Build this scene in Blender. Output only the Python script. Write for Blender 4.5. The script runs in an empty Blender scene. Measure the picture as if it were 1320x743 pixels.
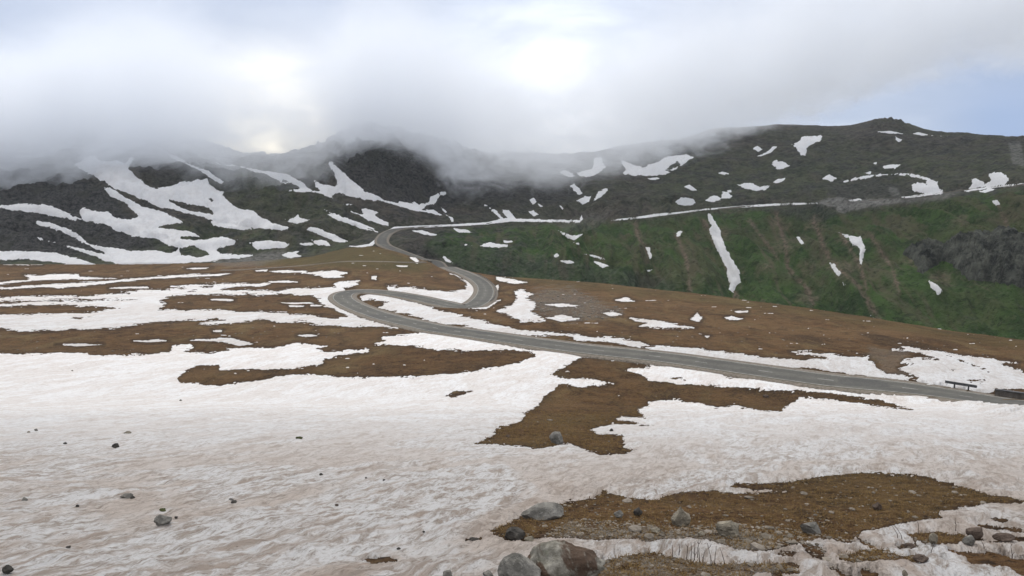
import bpy, bmesh, math, random
import numpy as np
from mathutils import Vector, Matrix, noise as mnoise

random.seed(7)
C = bpy.context.scene.collection
scene = bpy.context.scene

# ------------------------------------------------------------------ camera model
W, H, F = 1320.0, 743.0, 978.0
PITCH = math.radians(9.1)
CP, SP = math.cos(PITCH), math.sin(PITCH)

def ray(u, v):
    """pixel of the photograph -> (s, q): the slopes X/Y and Z/Y of its line of sight"""
    a = (u - W/2)/F
    b = (H/2 - v)/F
    d = CP + b*SP
    return a/d, (b*CP - SP)/d

def pix(s, q):
    d = CP - q*SP
    return W/2 + F*s/d, H/2 - F*(SP + q*CP)/d

CROPS = {'A': (0, 150, 2.995), 'B': (400, 150, 2.995), 'C': (880, 130, 2.995), 'D': (0, 330, 2.995), 'E': (400, 330, 2.995),
         'F': (880, 330, 2.995), 'G': (0, 495, 2.995), 'H': (400, 495, 2.995), 'I': (880, 495, 2.995), 'J': (1120, 440, 6.575),
         'K': (400, 270, 4.37), 'L': (640, 150, 2.995), 'M': (640, 360, 2.995), 'N': (0, 180, 5.99), 'O': (200, 180, 5.99),
         'P': (400, 180, 5.99), 'Q': (0, 310, 5.99), 'R': (200, 310, 5.99), 'T': (1000, 230, 5.5), 'X': (0, 0, 1.0)}

def tr(k, *pts):
    x0, y0, sc = CROPS[k]
    return [(x0 + p[0]/sc, y0 + p[1]/sc) for p in pts]

# ------------------------------------------------------------------ noise
_rng = np.random.RandomState(3)
_perm = _rng.permutation(512).astype(np.int64)
_ang = _rng.rand(512)*2*np.pi
_gx, _gy = np.cos(_ang), np.sin(_ang)

_perm2 = np.concatenate([_perm, _perm, _perm]).astype(np.int32)
_gx = _gx.astype(np.float32); _gy = _gy.astype(np.float32)

def perlin(x, y, seed=0):
    fx = np.floor(x); fy = np.floor(y)
    xf = (x - fx).astype(np.float32); yf = (y - fy).astype(np.float32)
    xi = (fx.astype(np.int32) + seed*57) & 511; yi = fy.astype(np.int32) & 511
    u = xf*xf*xf*(xf*(xf*6 - 15) + 10); w = yf*yf*yf*(yf*(yf*6 - 15) + 10)
    pa = _perm2[xi] + yi; pb = _perm2[xi + 1] + yi
    def g(h, dx, dy):
        h = _perm2[h]
        return _gx[h]*dx + _gy[h]*dy
    a = g(pa, xf, yf); b = g(pb, xf - 1, yf)
    c = g(pa + 1, xf, yf - 1); d = g(pb + 1, xf - 1, yf - 1)
    a = a + (b - a)*u; c = c + (d - c)*u
    return (a + (c - a)*w)*1.5

def fbm(x, y, octaves=4, seed=0, gain=.5, ridged=False):
    t = 0; amp = 1.0; f = 1.0; n = 0
    for o in range(octaves):
        p = perlin(x*f, y*f, seed + o*3)
        if ridged: p = 1 - 2*np.abs(p)
        t = t + p*amp; n += amp
        amp *= gain; f *= 2.03
    return t/n

def sstep(a, b, x):
    t = np.clip((x - a)/(b - a), 0, 1)
    return t*t*(3 - 2*t)

# ------------------------------------------------------------------ terrain grid  (columns: s = X/Y, rows: Y)
RES = 1.0
fine = np.arange(-.745, .745, 1/(900.0*RES))
outer = []
x = .745; st = .002
while x < 4.0:
    outer.append(x); x += st; st *= 1.12
outer = np.array(outer)
S = np.concatenate([-outer[::-1], fine, outer])
def geo(a, b, r):
    n = int(math.log(b/a)/r) + 1
    return np.exp(np.linspace(math.log(a), math.log(b), n, endpoint=False))
Y = np.concatenate([geo(.6, 5, .05), geo(5, 80, .0085/RES), geo(80, 340, .006/RES), geo(340, 760, .0034/RES), geo(760, 1300, .005/RES)])
NC, NR = len(S), len(Y)

# far control rows, each (u, v or ('z', z), Y)
def rowdata(pts):
    ss, ys, zs = [], [], []
    for u, v, yy in pts:
        if isinstance(v, tuple):
            s, q = ray(u, 300); z = v[1]
        else:
            s, q = ray(u, v); z = q*yy
        ss.append(s); ys.append(yy); zs.append(z)
    o = np.argsort(ss)
    ss = np.array(ss)[o]; ys = np.array(ys)[o]; zs = np.array(zs)[o]
    return np.interp(S, ss, ys), np.interp(S, ss, zs)

def smooth_cols(a, n):
    k = np.hanning(n); k /= k.sum()
    p = np.pad(a, n//2, mode='edge')
    return np.convolve(p, k, mode='valid')[:len(a)]

rowB = rowdata([(0, 345, 420), (150, 345, 420), (300, 342, 430), (400, 333, 435), (450, 319, 440), (500, 322, 425), (560, 340, 400), (600, 350, 392),
                (640, 357, 385), (740, 363, 340), (800, 368, 312), (860, 375, 285), (930, 383, 248), (1000, 393, 213), (1075, 403, 190), (1150, 415, 167), (1235, 428, 148), (1320, 440, 130)])
rowV = rowdata([(0, 341, 434), (150, 341, 434), (300, 339, 444), (400, 332, 450), (450, 319, 455), (500, 319, 440), (560, 342, 425), (600, ('z', -63), 412), (640, ('z', -67), 410),
                (740, ('z', -73), 390), (860, ('z', -82), 370), (1000, ('z', -90), 350), (1150, ('z', -98), 320), (1320, ('z', -102), 300)])
rowC = rowdata([(0, 292, 520), (150, 292, 520), (300, 300, 520), (400, 305, 500), (450, 308, 482), (500, 307, 462), (560, 312, 460), (600, 318, 455), (640, 325, 450),
                (740, 345, 450), (860, 352, 470), (1000, 340, 500), (1150, 340, 450), (1320, 340, 400)])
rowD = rowdata([(0, 245, 600), (150, 245, 600), (300, 258, 600), (400, 275, 560), (450, 290, 530), (500, 297, 515), (560, 292, 540), (600, 289, 560), (640, 285, 580),
                (740, 284, 610), (860, 276, 640), (1000, 264.5, 650), (1150, 256, 600), (1320, 238, 520)])
rowE = rowdata([(0, 205, 720), (150, 195, 740), (300, 222, 700), (400, 222, 690), (450, 220, 680), (500, 215, 670), (560, 238, 700), (640, 240, 740), (740, 235, 770),
                (860, 228, 790), (1000, 215, 790), (1150, 206, 750), (1320, 208, 640)])
rowF = rowdata([(-100, 150, 900), (0, 165, 900), (150, 160, 900), (240, 185, 870), (300, 205, 850), (360, 209, 850), (420, 200, 840), (450, 184, 820), (480, 174, 820), (510, 176, 830), (560, 190, 850), (600, 203, 880),
                (650, 208, 950), (740, 200, 1000), (860, 185, 1000), (930, 166, 1000), (1000, 163, 1000), (1060, 163, 1000), (1095, 162.5, 1000), (1115, 158.5, 1000),
                (1128, 156.0, 1000), (1140, 155, 1000), (1156, 156.5, 1000), (1168, 161, 990), (1190, 167, 980), (1215, 173, 960), (1250, 177, 930), (1270, 179, 910), (1320, 180, 880)])
rows = []
for k, (yy, zz) in enumerate((rowB, rowV, rowC, rowD, rowE, rowF)):
    n = int((7 if k == 5 else 41)*RES) | 1
    rows.append((smooth_cols(yy, n), smooth_cols(zz, n)))
rows.append((np.full(NC, 1320.0), rows[-1][1] - 90))

def softmax2(a, b, k):
    return np.maximum(a, b) + np.log1p(np.exp(-np.abs(a - b)/k))*k

def z_near(y):
    return softmax2(-1.75 - .300*y, -16 - .107*y, .6)

def pchip(yk, zk, yq):
    n = len(yk); h = np.diff(yk); d = np.diff(zk)/h
    m = np.zeros(n)
    for i in range(1, n - 1):
        if d[i-1]*d[i] > 0:
            w1 = 2*h[i] + h[i-1]; w2 = h[i] + 2*h[i-1]
            m[i] = (w1 + w2)/(w1/d[i-1] + w2/d[i])
    m[0] = d[0]; m[-1] = d[-1]
    i = np.clip(np.searchsorted(yk, yq) - 1, 0, n - 2)
    t = (yq - yk[i])/h[i]; t2 = t*t; t3 = t2*t
    return (2*t3 - 3*t2 + 1)*zk[i] + (t3 - 2*t2 + t)*h[i]*m[i] + (-2*t3 + 3*t2)*zk[i+1] + (t3 - t2)*h[i]*m[i+1]

Z = np.zeros((NC, NR))
YB = rows[0][0]
for c in range(NC):
    yb = rows[0][0][c]
    ya = max(60.0, yb*.45)
    yk = np.array([ya*.9, ya, ya + (yb - ya)*.45] + [r[0][c] for r in rows])
    za = z_near(yk[:3])
    # lead the plain to the brow
    gap = rows[0][1][c] - z_near(yb)
    za[2] += gap*.35
    zk = np.concatenate([za, [r[1][c] for r in rows]])
    zf = pchip(yk, zk, np.clip(Y, yk[0], yk[-1]))
    w = sstep(ya*.92, ya, Y)
    Z[:, :][c] = z_near(Y)*(1 - w) + zf*w

SS, YY = np.meshgrid(S, Y, indexing='ij')
XX = SS*YY
YSPLIT = rows[1][0][:, None]
FAR = YY > YSPLIT

def gidx(s):
    return np.interp(s, S, np.arange(NC))

def sample(A, s, y):
    ci = float(gidx(s)); ri = float(np.interp(y, Y, np.arange(NR)))
    c0 = min(int(ci), NC - 2); r0 = min(int(ri), NR - 2); fc = ci - c0; fr = ri - r0
    return (A[c0, r0]*(1-fc)*(1-fr) + A[c0+1, r0]*fc*(1-fr) + A[c0, r0+1]*(1-fc)*fr + A[c0+1, r0+1]*fc*fr)

def hit(u, v, far=None):
    """point of the ground that the pixel shows"""
    s, q = ray(u, v)
    c = int(round(float(gidx(s))))
    qc = Z[c]/Y
    ok = qc >= q
    if far is True: ok = ok & (Y > rows[1][0][c])
    idx = np.argmax(ok) if ok.any() else NR - 2
    idx = max(1, idx)
    q0, q1 = qc[idx-1], qc[idx]
    t = (q - q0)/(q1 - q0) if q1 > q0 else 0
    t = min(1, max(0, t))
    y = Y[idx-1] + (Y[idx] - Y[idx-1])*t
    return Vector((s*y, y, q*y))

def ground_z(x, y):
    return sample(Z, x/y, y)

# ------------------------------------------------------------------ the road
road_px = ([(1700, 574), (1500, 547), (1400, 533), (1320, 522), (1267, 515), (1214, 508), (1147, 500.5), (1080, 492), (980, 478), (880, 464), (840, 459), (734, 447.5), (634, 433.5), (567, 424), (533, 417),
            (500, 409.5), (470, 400), (449, 390.5), (441, 383), (448, 377.5), (470, 375.5), (500, 377.5), (535, 383.5), (565, 390), (590, 394.2), (608, 393.5), (620, 387), (625.5, 378), (625, 370), (618, 362.5), (607, 356),
            (595, 350.8), (583, 346.5), (565, 340.5), (546, 334.5), (528, 328.5), (512, 322.5)])
road_far_px = [(497, 317), (492, 311.5), (493.5, 306), (499, 300.5), (510, 295.8), (528, 293.8), (547, 292.6), (583, 291), (629, 288.5), (656, 285), (700, 284.8), (752, 284.4), (790, 283.2), (840, 279), (880, 273.6),
               (930, 269), (980, 265), (1057, 261.8), (1114, 258.5), (1180, 252.5), (1214, 248.5), (1264, 242), (1320, 237), (1400, 229), (1500, 220)]
ctrl = [hit(*p) for p in road_px] + [hit(p[0], p[1], True) for p in road_far_px]
ctrl = np.array([tuple(p) for p in ctrl])

def catmull(P, n):
    out = []
    for i in range(len(P) - 1):
        p0 = P[max(i-1, 0)]; p1 = P[i]; p2 = P[i+1]; p3 = P[min(i+2, len(P)-1)]
        for k in range(n):
            t = k/n
            out.append(.5*((2*p1) + (-p0 + p2)*t + (2*p0 - 5*p1 + 4*p2 - p3)*t*t + (-p0 + 3*p1 - 3*p2 + p3)*t**3))
    out.append(P[-1])
    return np.array(out)

def resample(P, step):
    d = np.concatenate([[0], np.cumsum(np.linalg.norm(np.diff(P[:, :2], axis=0), axis=1))])
    n = int(d[-1]/step)
    t = np.linspace(0, d[-1], n)
    return np.stack([np.interp(t, d, P[:, k]) for k in range(3)], axis=1)

def smooth_path(P, n, it=1, z_only=False):
    k = np.hanning(n | 1); k /= k.sum()
    Q = P.copy()
    for _ in range(it):
        for a in ((2,) if z_only else (0, 1, 2)):
            p = np.pad(Q[:, a], (n | 1)//2, mode='edge')
            q = np.convolve(p, k, mode='valid')[:len(Q)]
            Q[:, a] = q
    return Q

RP = resample(catmull(ctrl, 12), 2.0)
RP = smooth_path(RP, 7)
for i in range(len(RP)):                                    # lay it on the ground, then even out the grade
    RP[i, 2] = ground_z(RP[i, 0], RP[i, 1])
RP = smooth_path(RP, 13, 2, True)
RD = np.gradient(RP[:, :2], axis=0); RD /= np.linalg.norm(RD, axis=1)[:, None] + 1e-9
RN = np.stack([-RD[:, 1], RD[:, 0]], axis=1)
HALF = 3.0

# distance of the grid to the road (only where the road passes)
ROADD = np.full((NC, NR), 1e3); ROADZ = np.zeros((NC, NR))
for i in range(0, len(RP), 1):
    x, y, z = RP[i]
    R0 = 16.0
    r0, r1 = np.searchsorted(Y, max(1, y - R0)), np.searchsorted(Y, y + R0)
    c0, c1 = np.searchsorted(S, min((x - R0)/max(1, y - R0), (x - R0)/(y + R0))), np.searchsorted(S, max((x + R0)/max(1, y - R0), (x + R0)/(y + R0)))
    if c1 <= c0 or r1 <= r0: continue
    dx = XX[c0:c1, r0:r1] - x; dy = YY[c0:c1, r0:r1] - y
    al = np.clip(dx*RD[i, 0] + dy*RD[i, 1], -1.2, 1.2)
    d = np.hypot(dx - al*RD[i, 0], dy - al*RD[i, 1])
    m = d < ROADD[c0:c1, r0:r1]
    ROADD[c0:c1, r0:r1][m] = d[m]; ROADZ[c0:c1, r0:r1][m] = z

# ------------------------------------------------------------------ relief
lnY = np.log(YY)
calm = sstep(4.5, 15, ROADD)
nearw = 1 - sstep(200, 420, YY)
# rolling of the meadow
Z += calm*nearw*(fbm(XX/55, YY/55, 3, 11)*.5*sstep(8, 40, YY) + fbm(XX/14, YY/14, 3, 12)*.22*sstep(6, 30, YY))
Z += nearw*calm*(fbm(XX/3.2, YY/3.2, 4, 13)*.10 + fbm(XX/.8, YY/.8, 3, 14)*.022*(1 - sstep(20, 60, YY)))
Z += nearw*calm*(np.abs(fbm(XX/.45, YY/.55, 3, 15, .6))*.075*(1 - sstep(18, 40, YY)) + np.abs(fbm(XX/1.6, YY/2.2, 3, 16, .6))*.20*sstep(14, 34, YY)*(1 - sstep(110, 220, YY)))
# far slopes: gullies, ribs and crags
farw = sstep(0, 45, YY - YSPLIT)*sstep(4.5, 26, ROADD)
U0, V0 = pix(SS, Z/YY)
left = 1 - sstep(430, 560, U0)
mid = sstep(380, 450, U0)*(1 - sstep(620, 720, U0))*(1 - sstep(240, 285, V0))
right = sstep(650, 760, U0)
below = sstep(250, 290, V0)
gul = fbm(XX/38 + .35*fbm(XX/90, YY/90, 2, 21), YY/170 + XX/300, 4, 22, ridged=True)
gul2 = fbm(XX/13 + .5*fbm(XX/40, YY/40, 2, 27), YY/75 + XX/120, 4, 28, ridged=True)
crag = fbm(XX/42, YY/42, 5, 24, .55, ridged=True)
soft = fbm(XX/85, YY/85, 4, 26)
top_calm = 1 - .75*sstep(180, 168, V0)*sstep(900, 960, U0)
Z += farw*top_calm*(soft*9 + gul*(11*right*below + 3.0) + gul2*(2.6*right*below + .8) + crag*(6*left + 10*mid + 2.4))
Z += farw*fbm(XX/9, YY/9, 4, 31, .6)*(1.0 + 1.0*left + 1.6*mid + 5*sstep(1110, 1135, U0)*sstep(1185, 1160, U0)*sstep(175, 165, V0))
# cut and fill for the road bed
wr = 1 - sstep(HALF + 1.6, HALF + 5.0 + 4*(YY > 400), ROADD)
Z = Z*(1 - wr) + (ROADZ - .30 - .25*(YY > 250))*wr
UU, VV = pix(SS, Z/YY)

# ------------------------------------------------------------------ materials
def nmat(name):
    m = bpy.data.materials.new(name); m.use_nodes = True
    nt = m.node_tree
    return m, nt, nt.nodes, nt.links, nt.nodes['Principled BSDF']

class NB:
    """small node builder"""
    def __init__(self, nt): self.nt = nt; self.n = nt.nodes; self.l = nt.links
    def new(self, t, **kw):
        o = self.n.new(t)
        for k, v in kw.items(): setattr(o, k, v)
        return o
    def put(self, sock, v):
        if v is None: return
        if hasattr(v, 'is_output'): self.l.new(v, sock)
        else: sock.default_value = v
    def math(self, op, a, b=None, c=None, clamp=False):
        o = self.new('ShaderNodeMath', operation=op, use_clamp=clamp)
        self.put(o.inputs[0], a); self.put(o.inputs[1], b)
        if c is not None: self.put(o.inputs[2], c)
        return o.outputs[0]
    def vmath(self, op, a, b):
        o = self.new('ShaderNodeVectorMath', operation=op); self.put(o.inputs[0], a); self.put(o.inputs[1], b); return o.outputs[0]
    def pos(self): return self.new('ShaderNodeNewGeometry').outputs['Position']
    def scale(self, v, sx, sy, sz, rz=0):
        o = self.new('ShaderNodeMapping'); self.put(o.inputs['Vector'], v); o.inputs['Scale'].default_value = (sx, sy, sz); o.inputs['Rotation'].default_value = (0, 0, rz); return o.outputs[0]
    def noise(self, v, sc, det=4, rough=.55, dist=0):
        o = self.new('ShaderNodeTexNoise'); self.put(o.inputs['Vector'], v); o.inputs['Scale'].default_value = sc; o.inputs['Detail'].default_value = det
        o.inputs['Roughness'].default_value = rough; o.inputs['Distortion'].default_value = dist; return o.outputs['Fac']
    def ramp(self, f, a, b, lo=0., hi=1.):
        o = self.new('ShaderNodeMapRange', interpolation_type='SMOOTHSTEP'); self.put(o.inputs[0], f)
        for i, v in enumerate((a, b, lo, hi)): o.inputs[i+1].default_value = v
        return o.outputs[0]
    def mix(self, f, a, b, bt='MIX'):
        o = self.new('ShaderNodeMix', data_type='RGBA', blend_type=bt)
        self.put(o.inputs[0], f); self.put(o.inputs[6], a if hasattr(a, 'is_output') else (*a, 1)); self.put(o.inputs[7], b if hasattr(b, 'is_output') else (*b, 1)); return o.outputs[2]
    def attr(self, nm):
        o = self.new('ShaderNodeAttribute', attribute_name=nm); return o
    def bump(self, h, s, d, nrm=None):
        o = self.new('ShaderNodeBump'); self.put(o.inputs['Height'], h); o.inputs['Strength'].default_value = s; o.inputs['Distance'].default_value = d
        if nrm is not None: self.l.new(nrm, o.inputs['Normal'])
        return o.outputs[0]

def mat_meadow():
    m, nt, n, l, b = nmat('meadow'); B = NB(nt); p = B.pos()
    big = B.noise(p, .05, 4, .6); medn = B.noise(p, .45, 5, .65); fine_ = B.noise(p, 5, 5, .7); tiny = B.noise(p, 28, 3, .7)
    wide = B.noise(B.scale(p, .13, .05, .1), 1.0, 5, .65, .5)
    col = B.mix(B.ramp(medn, .35, .65), (.052, .028, .013), (.125, .074, .034))
    col = B.mix(B.ramp(big, .42, .66, 0, .7), col, (.150, .098, .050))
    col = B.mix(B.ramp(wide, .50, .66, 0, .8), col, (.034, .022, .013))
    col = B.mix(B.ramp(wide, .46, .32, 0, .5), col, (.105, .088, .044))
    straw = B.noise(B.scale(p, .09, .035, .1), 1.0, 6, .7, 1.0)
    col = B.mix(B.ramp(straw, .52, .66, 0, .7), col, (.155, .118, .058))
    col = B.mix(B.ramp(B.noise(B.scale(p, .5, .22, .3), 1.0, 5, .7, .6), .54, .66, 0, .7), col, (.028, .018, .010))
    col = B.mix(B.ramp(fine_, .50, .66, 0, .8), col, (.165, .112, .052))
    col = B.mix(B.ramp(tiny, .58, .78, 0, .6), col, (.19, .145, .085))
    col = B.mix(B.ramp(fine_, .47, .36, 0, .9), col, (.020, .013, .008))
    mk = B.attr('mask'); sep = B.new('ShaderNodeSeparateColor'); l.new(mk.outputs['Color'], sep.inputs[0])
    col = B.mix(1.0, col, (.98, .91, .86), 'MULTIPLY')
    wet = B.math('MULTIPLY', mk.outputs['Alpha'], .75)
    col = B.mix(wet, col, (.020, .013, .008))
    gr = B.mix(B.ramp(fine_, .35, .7), (.045, .042, .014), (.085, .074, .024))
    col = B.mix(B.math('MULTIPLY', sep.outputs[0], B.ramp(medn, .3, .62, .25, 1)), col, gr)
    scr = B.mix(B.ramp(tiny, .35, .65), (.085, .078, .068), (.24, .225, .20))
    col = B.mix(B.math('MULTIPLY', sep.outputs[2], B.ramp(fine_, .38, .56)), col, scr)
    l.new(col, b.inputs['Base Color']); b.inputs['Roughness'].default_value = 1; b.inputs['Specular IOR Level'].default_value = .12
    hgt = B.math('ADD', B.math('MULTIPLY', fine_, .7), B.math('MULTIPLY', tiny, .3))
    l.new(B.bump(hgt, 1.0, .22, B.bump(medn, .9, 1.0)), b.inputs['Normal'])
    return m

def mat_hill():
    m, nt, n, l, b = nmat('hillside'); B = NB(nt); p = B.pos()
    mk = B.attr('mask'); sep = B.new('ShaderNodeSeparateColor'); l.new(mk.outputs['Color'], sep.inputs[0])
    big = B.noise(p, .012, 4, .6); md = B.noise(p, .06, 5, .65); fn = B.noise(p, .35, 5, .7); st = B.noise(B.scale(p, .10, .018, .02, .12), 1.0, 5, .65, .6)
    f2 = B.noise(p, 1.1, 4, .7)
    m2 = B.noise(p, .14, 5, .7, .4)
    base = B.mix(B.ramp(md, .40, .60), (.046, .044, .036), (.105, .092, .074))
    base = B.mix(B.ramp(big, .45, .58, 0, .8), base, (.064, .074, .044))
    base = B.mix(B.ramp(m2, .50, .62, 0, .75), base, (.130, .118, .098))
    base = B.mix(B.ramp(m2, .46, .36, 0, .75), base, (.026, .026, .024))
    base = B.mix(B.ramp(fn, .54, .66, 0, .6), base, (.150, .138, .118))
    base = B.mix(B.ramp(fn, .45, .36, 0, .7), base, (.018, .018, .017))
    green = B.mix(B.ramp(md, .40, .60), (.024, .052, .014), (.050, .095, .025))
    green = B.mix(B.ramp(big, .46, .60, 0, .7), green, (.074, .078, .038))
    green = B.mix(B.ramp(st, .50, .64, 0, .7), green, (.105, .090, .058))
    green = B.mix(B.ramp(m2, .45, .35, 0, .7), green, (.018, .030, .012))
    green = B.mix(B.ramp(fn, .53, .66, 0, .5), green, (.095, .110, .055))
    green = B.mix(B.ramp(fn, .44, .36, 0, .6), green, (.014, .020, .010))
    rock = B.mix(B.ramp(fn, .35, .65), (.013, .014, .016), (.082, .081, .080))
    rock = B.mix(B.ramp(md, .5, .65, 0, .6), rock, (.050, .052, .042))
    rock = B.mix(B.ramp(f2, .52, .68, 0, .7), rock, (.014, .014, .015))
    scr = B.mix(B.ramp(fn, .35, .65), (.12, .12, .112), (.24, .235, .22))
    br = B.mix(B.ramp(fn, .35, .65), (.105, .080, .060), (.185, .145, .110))
    base = B.mix(1.0, base, (.84, .84, .86), 'MULTIPLY')
    col = B.mix(sep.outputs[0], base, green)
    col = B.mix(sep.outputs[1], col, rock)
    col = B.mix(B.math('MULTIPLY', mk.outputs['Alpha'], B.ramp(fn, .3, .6, .35, 1)), col, br)
    col = B.mix(B.math('MULTIPLY', sep.outputs[2], B.ramp(fn, .25, .5, .4, 1)), col, scr)
    col = B.mix(1.0, col, (.98, .98, .97), 'MULTIPLY')
    l.new(col, b.inputs['Base Color']); b.inputs['Roughness'].default_value = 1; b.inputs['Specular IOR Level'].default_value = .12
    l.new(B.bump(B.math('ADD', fn, B.math('MULTIPLY', f2, .4)), 1.0, 3.0, B.bump(md, .8, 8.0)), b.inputs['Normal'])
    return m

def mat_snow(name, dirt, k=1.0, c0=(.74, .745, .755), c1=(.89, .89, .89)):
    """dirt: how much brown dust lies on it; k: size of its pattern"""
    m, nt, n, l, b = nmat(name); B = NB(nt); p = B.pos()
    pk = B.scale(B.scale(p, k, k, k), 1, 1, 1, math.radians(-66))          # x now runs along the melt runnels
    big = B.noise(B.scale(pk, .12, .30, .3), 1.0, 5, .65, 1.2)
    streak = B.noise(B.scale(pk, .42, 1.5, 1), 1.0, 6, .72, 1.5)
    streak2 = B.noise(B.scale(pk, 1.7, 5.0, 3), 1.0, 6, .75, 1.0)
    fine_ = B.noise(B.scale(pk, 6, 14, 10), 1.0, 6, .78); tiny = B.noise(B.scale(pk, 20, 42, 40), 1.0, 4, .75)
    sp = B.new('ShaderNodeSeparateXYZ'); l.new(p, sp.inputs[0])
    nearer = B.ramp(B.math('MULTIPLY_ADD', big, 24.0, B.math('SUBTRACT', sp.outputs[1], 12.0)), 6, 28, 1.0, .36)
    def amt(f, a, c, w): return B.math('MULTIPLY', B.math('MULTIPLY', B.ramp(f, a, c), w*dirt, None, True), nearer)
    film = B.math('MULTIPLY', B.ramp(B.math('MULTIPLY_ADD', big, 24.0, B.math('SUBTRACT', sp.outputs[1], 12.0)), 7, 40, 1, .1), dirt, None, True)
    col = B.mix(B.ramp(fine_, .3, .7), c0, c1)
    col = B.mix(B.math('MULTIPLY', film, .4), col, (.72, .69, .67))
    col = B.mix(amt(big, .42, .56, 1.0), col, (.62, .54, .48))
    col = B.mix(amt(streak, .48, .64, .95), col, (.46, .375, .315))
    col = B.mix(amt(streak2, .46, .62, .95), col, (.39, .325, .275))
    col = B.mix(amt(fine_, .50, .68, .85), col, (.26, .21, .17))
    col = B.mix(amt(tiny, .60, .72, .95), col, (.13, .10, .08))
    l.new(col, b.inputs['Base Color']); b.inputs['Roughness'].default_value = .85; b.inputs['Specular IOR Level'].default_value = .2
    hgt = B.math('ADD', B.math('MULTIPLY', streak2, .6), B.math('MULTIPLY', fine_, .5))
    l.new(B.bump(hgt, 1.0, .30/k), b.inputs['Normal'])
    return m

def mat_asphalt():
    m, nt, n, l, b = nmat('asphalt'); B = NB(nt); p = B.pos()
    ac = B.attr('across').outputs['Fac']
    a = B.noise(p, .22, 5, .65, .6); c = B.noise(p, 3.5, 5, .75); wv = B.math('ADD', B.math('ABSOLUTE', ac), B.math('MULTIPLY_ADD', a, .8, -.4))
    col = B.mix(B.ramp(a, .35, .65), (.064, .062, .054), (.100, .097, .084))
    wheel = B.math('MULTIPLY', B.ramp(wv, .55, 1.1), B.ramp(wv, 1.9, 2.4, 1, 0))
    col = B.mix(B.math('MULTIPLY', wheel, .5), col, (.050, .049, .045))
    col = B.mix(B.ramp(wv, 2.45, 3.0, 0, .8), col, (.135, .120, .092))
    patch = B.ramp(B.noise(p, .06, 2, .5), .58, .60); col = B.mix(B.math('MULTIPLY', patch, .6), col, (.045, .045, .044))
    crack = B.ramp(B.math('ABSOLUTE', B.math('SUBTRACT', B.noise(p, .5, 4, .7, 1.5), .5)), .0, .012, .75, 0); col = B.mix(crack, col, (.02, .02, .02))
    col = B.mix(B.ramp(c, .5, .7, 0, .5), col, (.14, .135, .115))
    l.new(col, b.inputs['Base Color']); b.inputs['Roughness'].default_value = .85; b.inputs['Specular IOR Level'].default_value = .25
    return m

def mat_plain(name, c0, c1, sc, rough=.9, bump=.5, dist=.02, spec=.2):
    m, nt, n, l, b = nmat(name); B = NB(nt); tc = B.new('ShaderNodeTexCoord').outputs['Object']
    a = B.noise(tc, sc, 6, .65); a2 = B.noise(tc, sc*6, 4, .7)
    col = B.mix(B.ramp(a, .35, .65), c0, c1)
    col = B.mix(B.ramp(a2, .52, .75, 0, .5), col, tuple(min(1, x*1.7) for x in c1))
    l.new(col, b.inputs['Base Color']); b.inputs['Roughness'].default_value = rough; b.inputs['Specular IOR Level'].default_value = spec
    l.new(B.bump(B.math('ADD', B.math('MULTIPLY', a, .6), B.math('MULTIPLY', a2, .4)), bump, dist), b.inputs['Normal'])
    return m

def mat_boulder():
    m, nt, n, l, b = nmat('boulder_stone'); B = NB(nt); tc = B.new('ShaderNodeTexCoord').outputs['Object']
    a = B.noise(tc, 1.5, 6, .62, .9); f = B.noise(tc, 14, 6, .7); t = B.noise(tc, 60, 3, .7)
    col = B.mix(B.ramp(f, .35, .65), (.15, .14, .112), (.29, .275, .235))
    col = B.mix(B.ramp(a, .44, .50, 0, .92), col, (.072, .044, .029))
    col = B.mix(B.ramp(B.noise(tc, 5, 5, .7), .56, .7, 0, .6), col, (.16, .17, .12))
    col = B.mix(B.ramp(t, .6, .75, 0, .5), col, (.32, .31, .28))
    l.new(col, b.inputs['Base Color']); b.inputs['Roughness'].default_value = .92; b.inputs['Specular IOR Level'].default_value = .2
    l.new(B.bump(B.math('ADD', f, B.math('MULTIPLY', t, .35)), .7, .03), b.inputs['Normal'])
    return m

M = {'meadow': mat_meadow(), 'hill': mat_hill(), 'asphalt': mat_asphalt(),
     'snow_near': mat_snow('dirty_snow', 1.0), 'snow_mid': mat_snow('meadow_snow', .9, .35), 'snow_far': mat_snow('slope_snow', .22, .08, (.80, .81, .83), (.92, .925, .93)),
     'boulder': mat_boulder(),
     'rock_grey': mat_plain('grey_stone', (.105, .10, .088), (.25, .24, .215), 5, .95, 1.0, .06),
     'rock_dark': mat_plain('dark_stone', (.026, .024, .022), (.085, .078, .068), 5, .95, 1.0, .05),
     'rock_tan': mat_plain('tan_stone', (.12, .105, .08), (.30, .27, .21), 5, .95, 1.0, .06),
     'rock_red': mat_plain('reddish_stone', (.055, .040, .031), (.135, .103, .083), 5, .95, 1.0, .06),
     'rock_moss': mat_plain('mossy_stone', (.035, .042, .016), (.085, .090, .035), 5),
     'gravel_grey': mat_plain('gravel_stone', (.085, .072, .056), (.20, .175, .145), 3),
     'dry_grass': mat_plain('dry_grass', (.085, .050, .018), (.19, .125, .05), 9, 1, .1),
     'stalk': mat_plain('dry_stalk', (.035, .022, .014), (.075, .05, .032), 20, 1, .1),
     'steel': mat_plain('galvanised_steel', (.05, .05, .052), (.10, .10, .10), 3, .55, .1),
     'concrete': mat_plain('weathered_concrete', (.055, .048, .042), (.10, .09, .08), 1.5, .95, .4),
     'paint': mat_plain('worn_white_paint', (.20, .20, .19), (.42, .42, .40), 1.2, .8, .1),
     'crag': mat_plain('crag_stone', (.010, .012, .011), (.085, .090, .074), .13, 1, 1.0, 3.0)}

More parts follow.
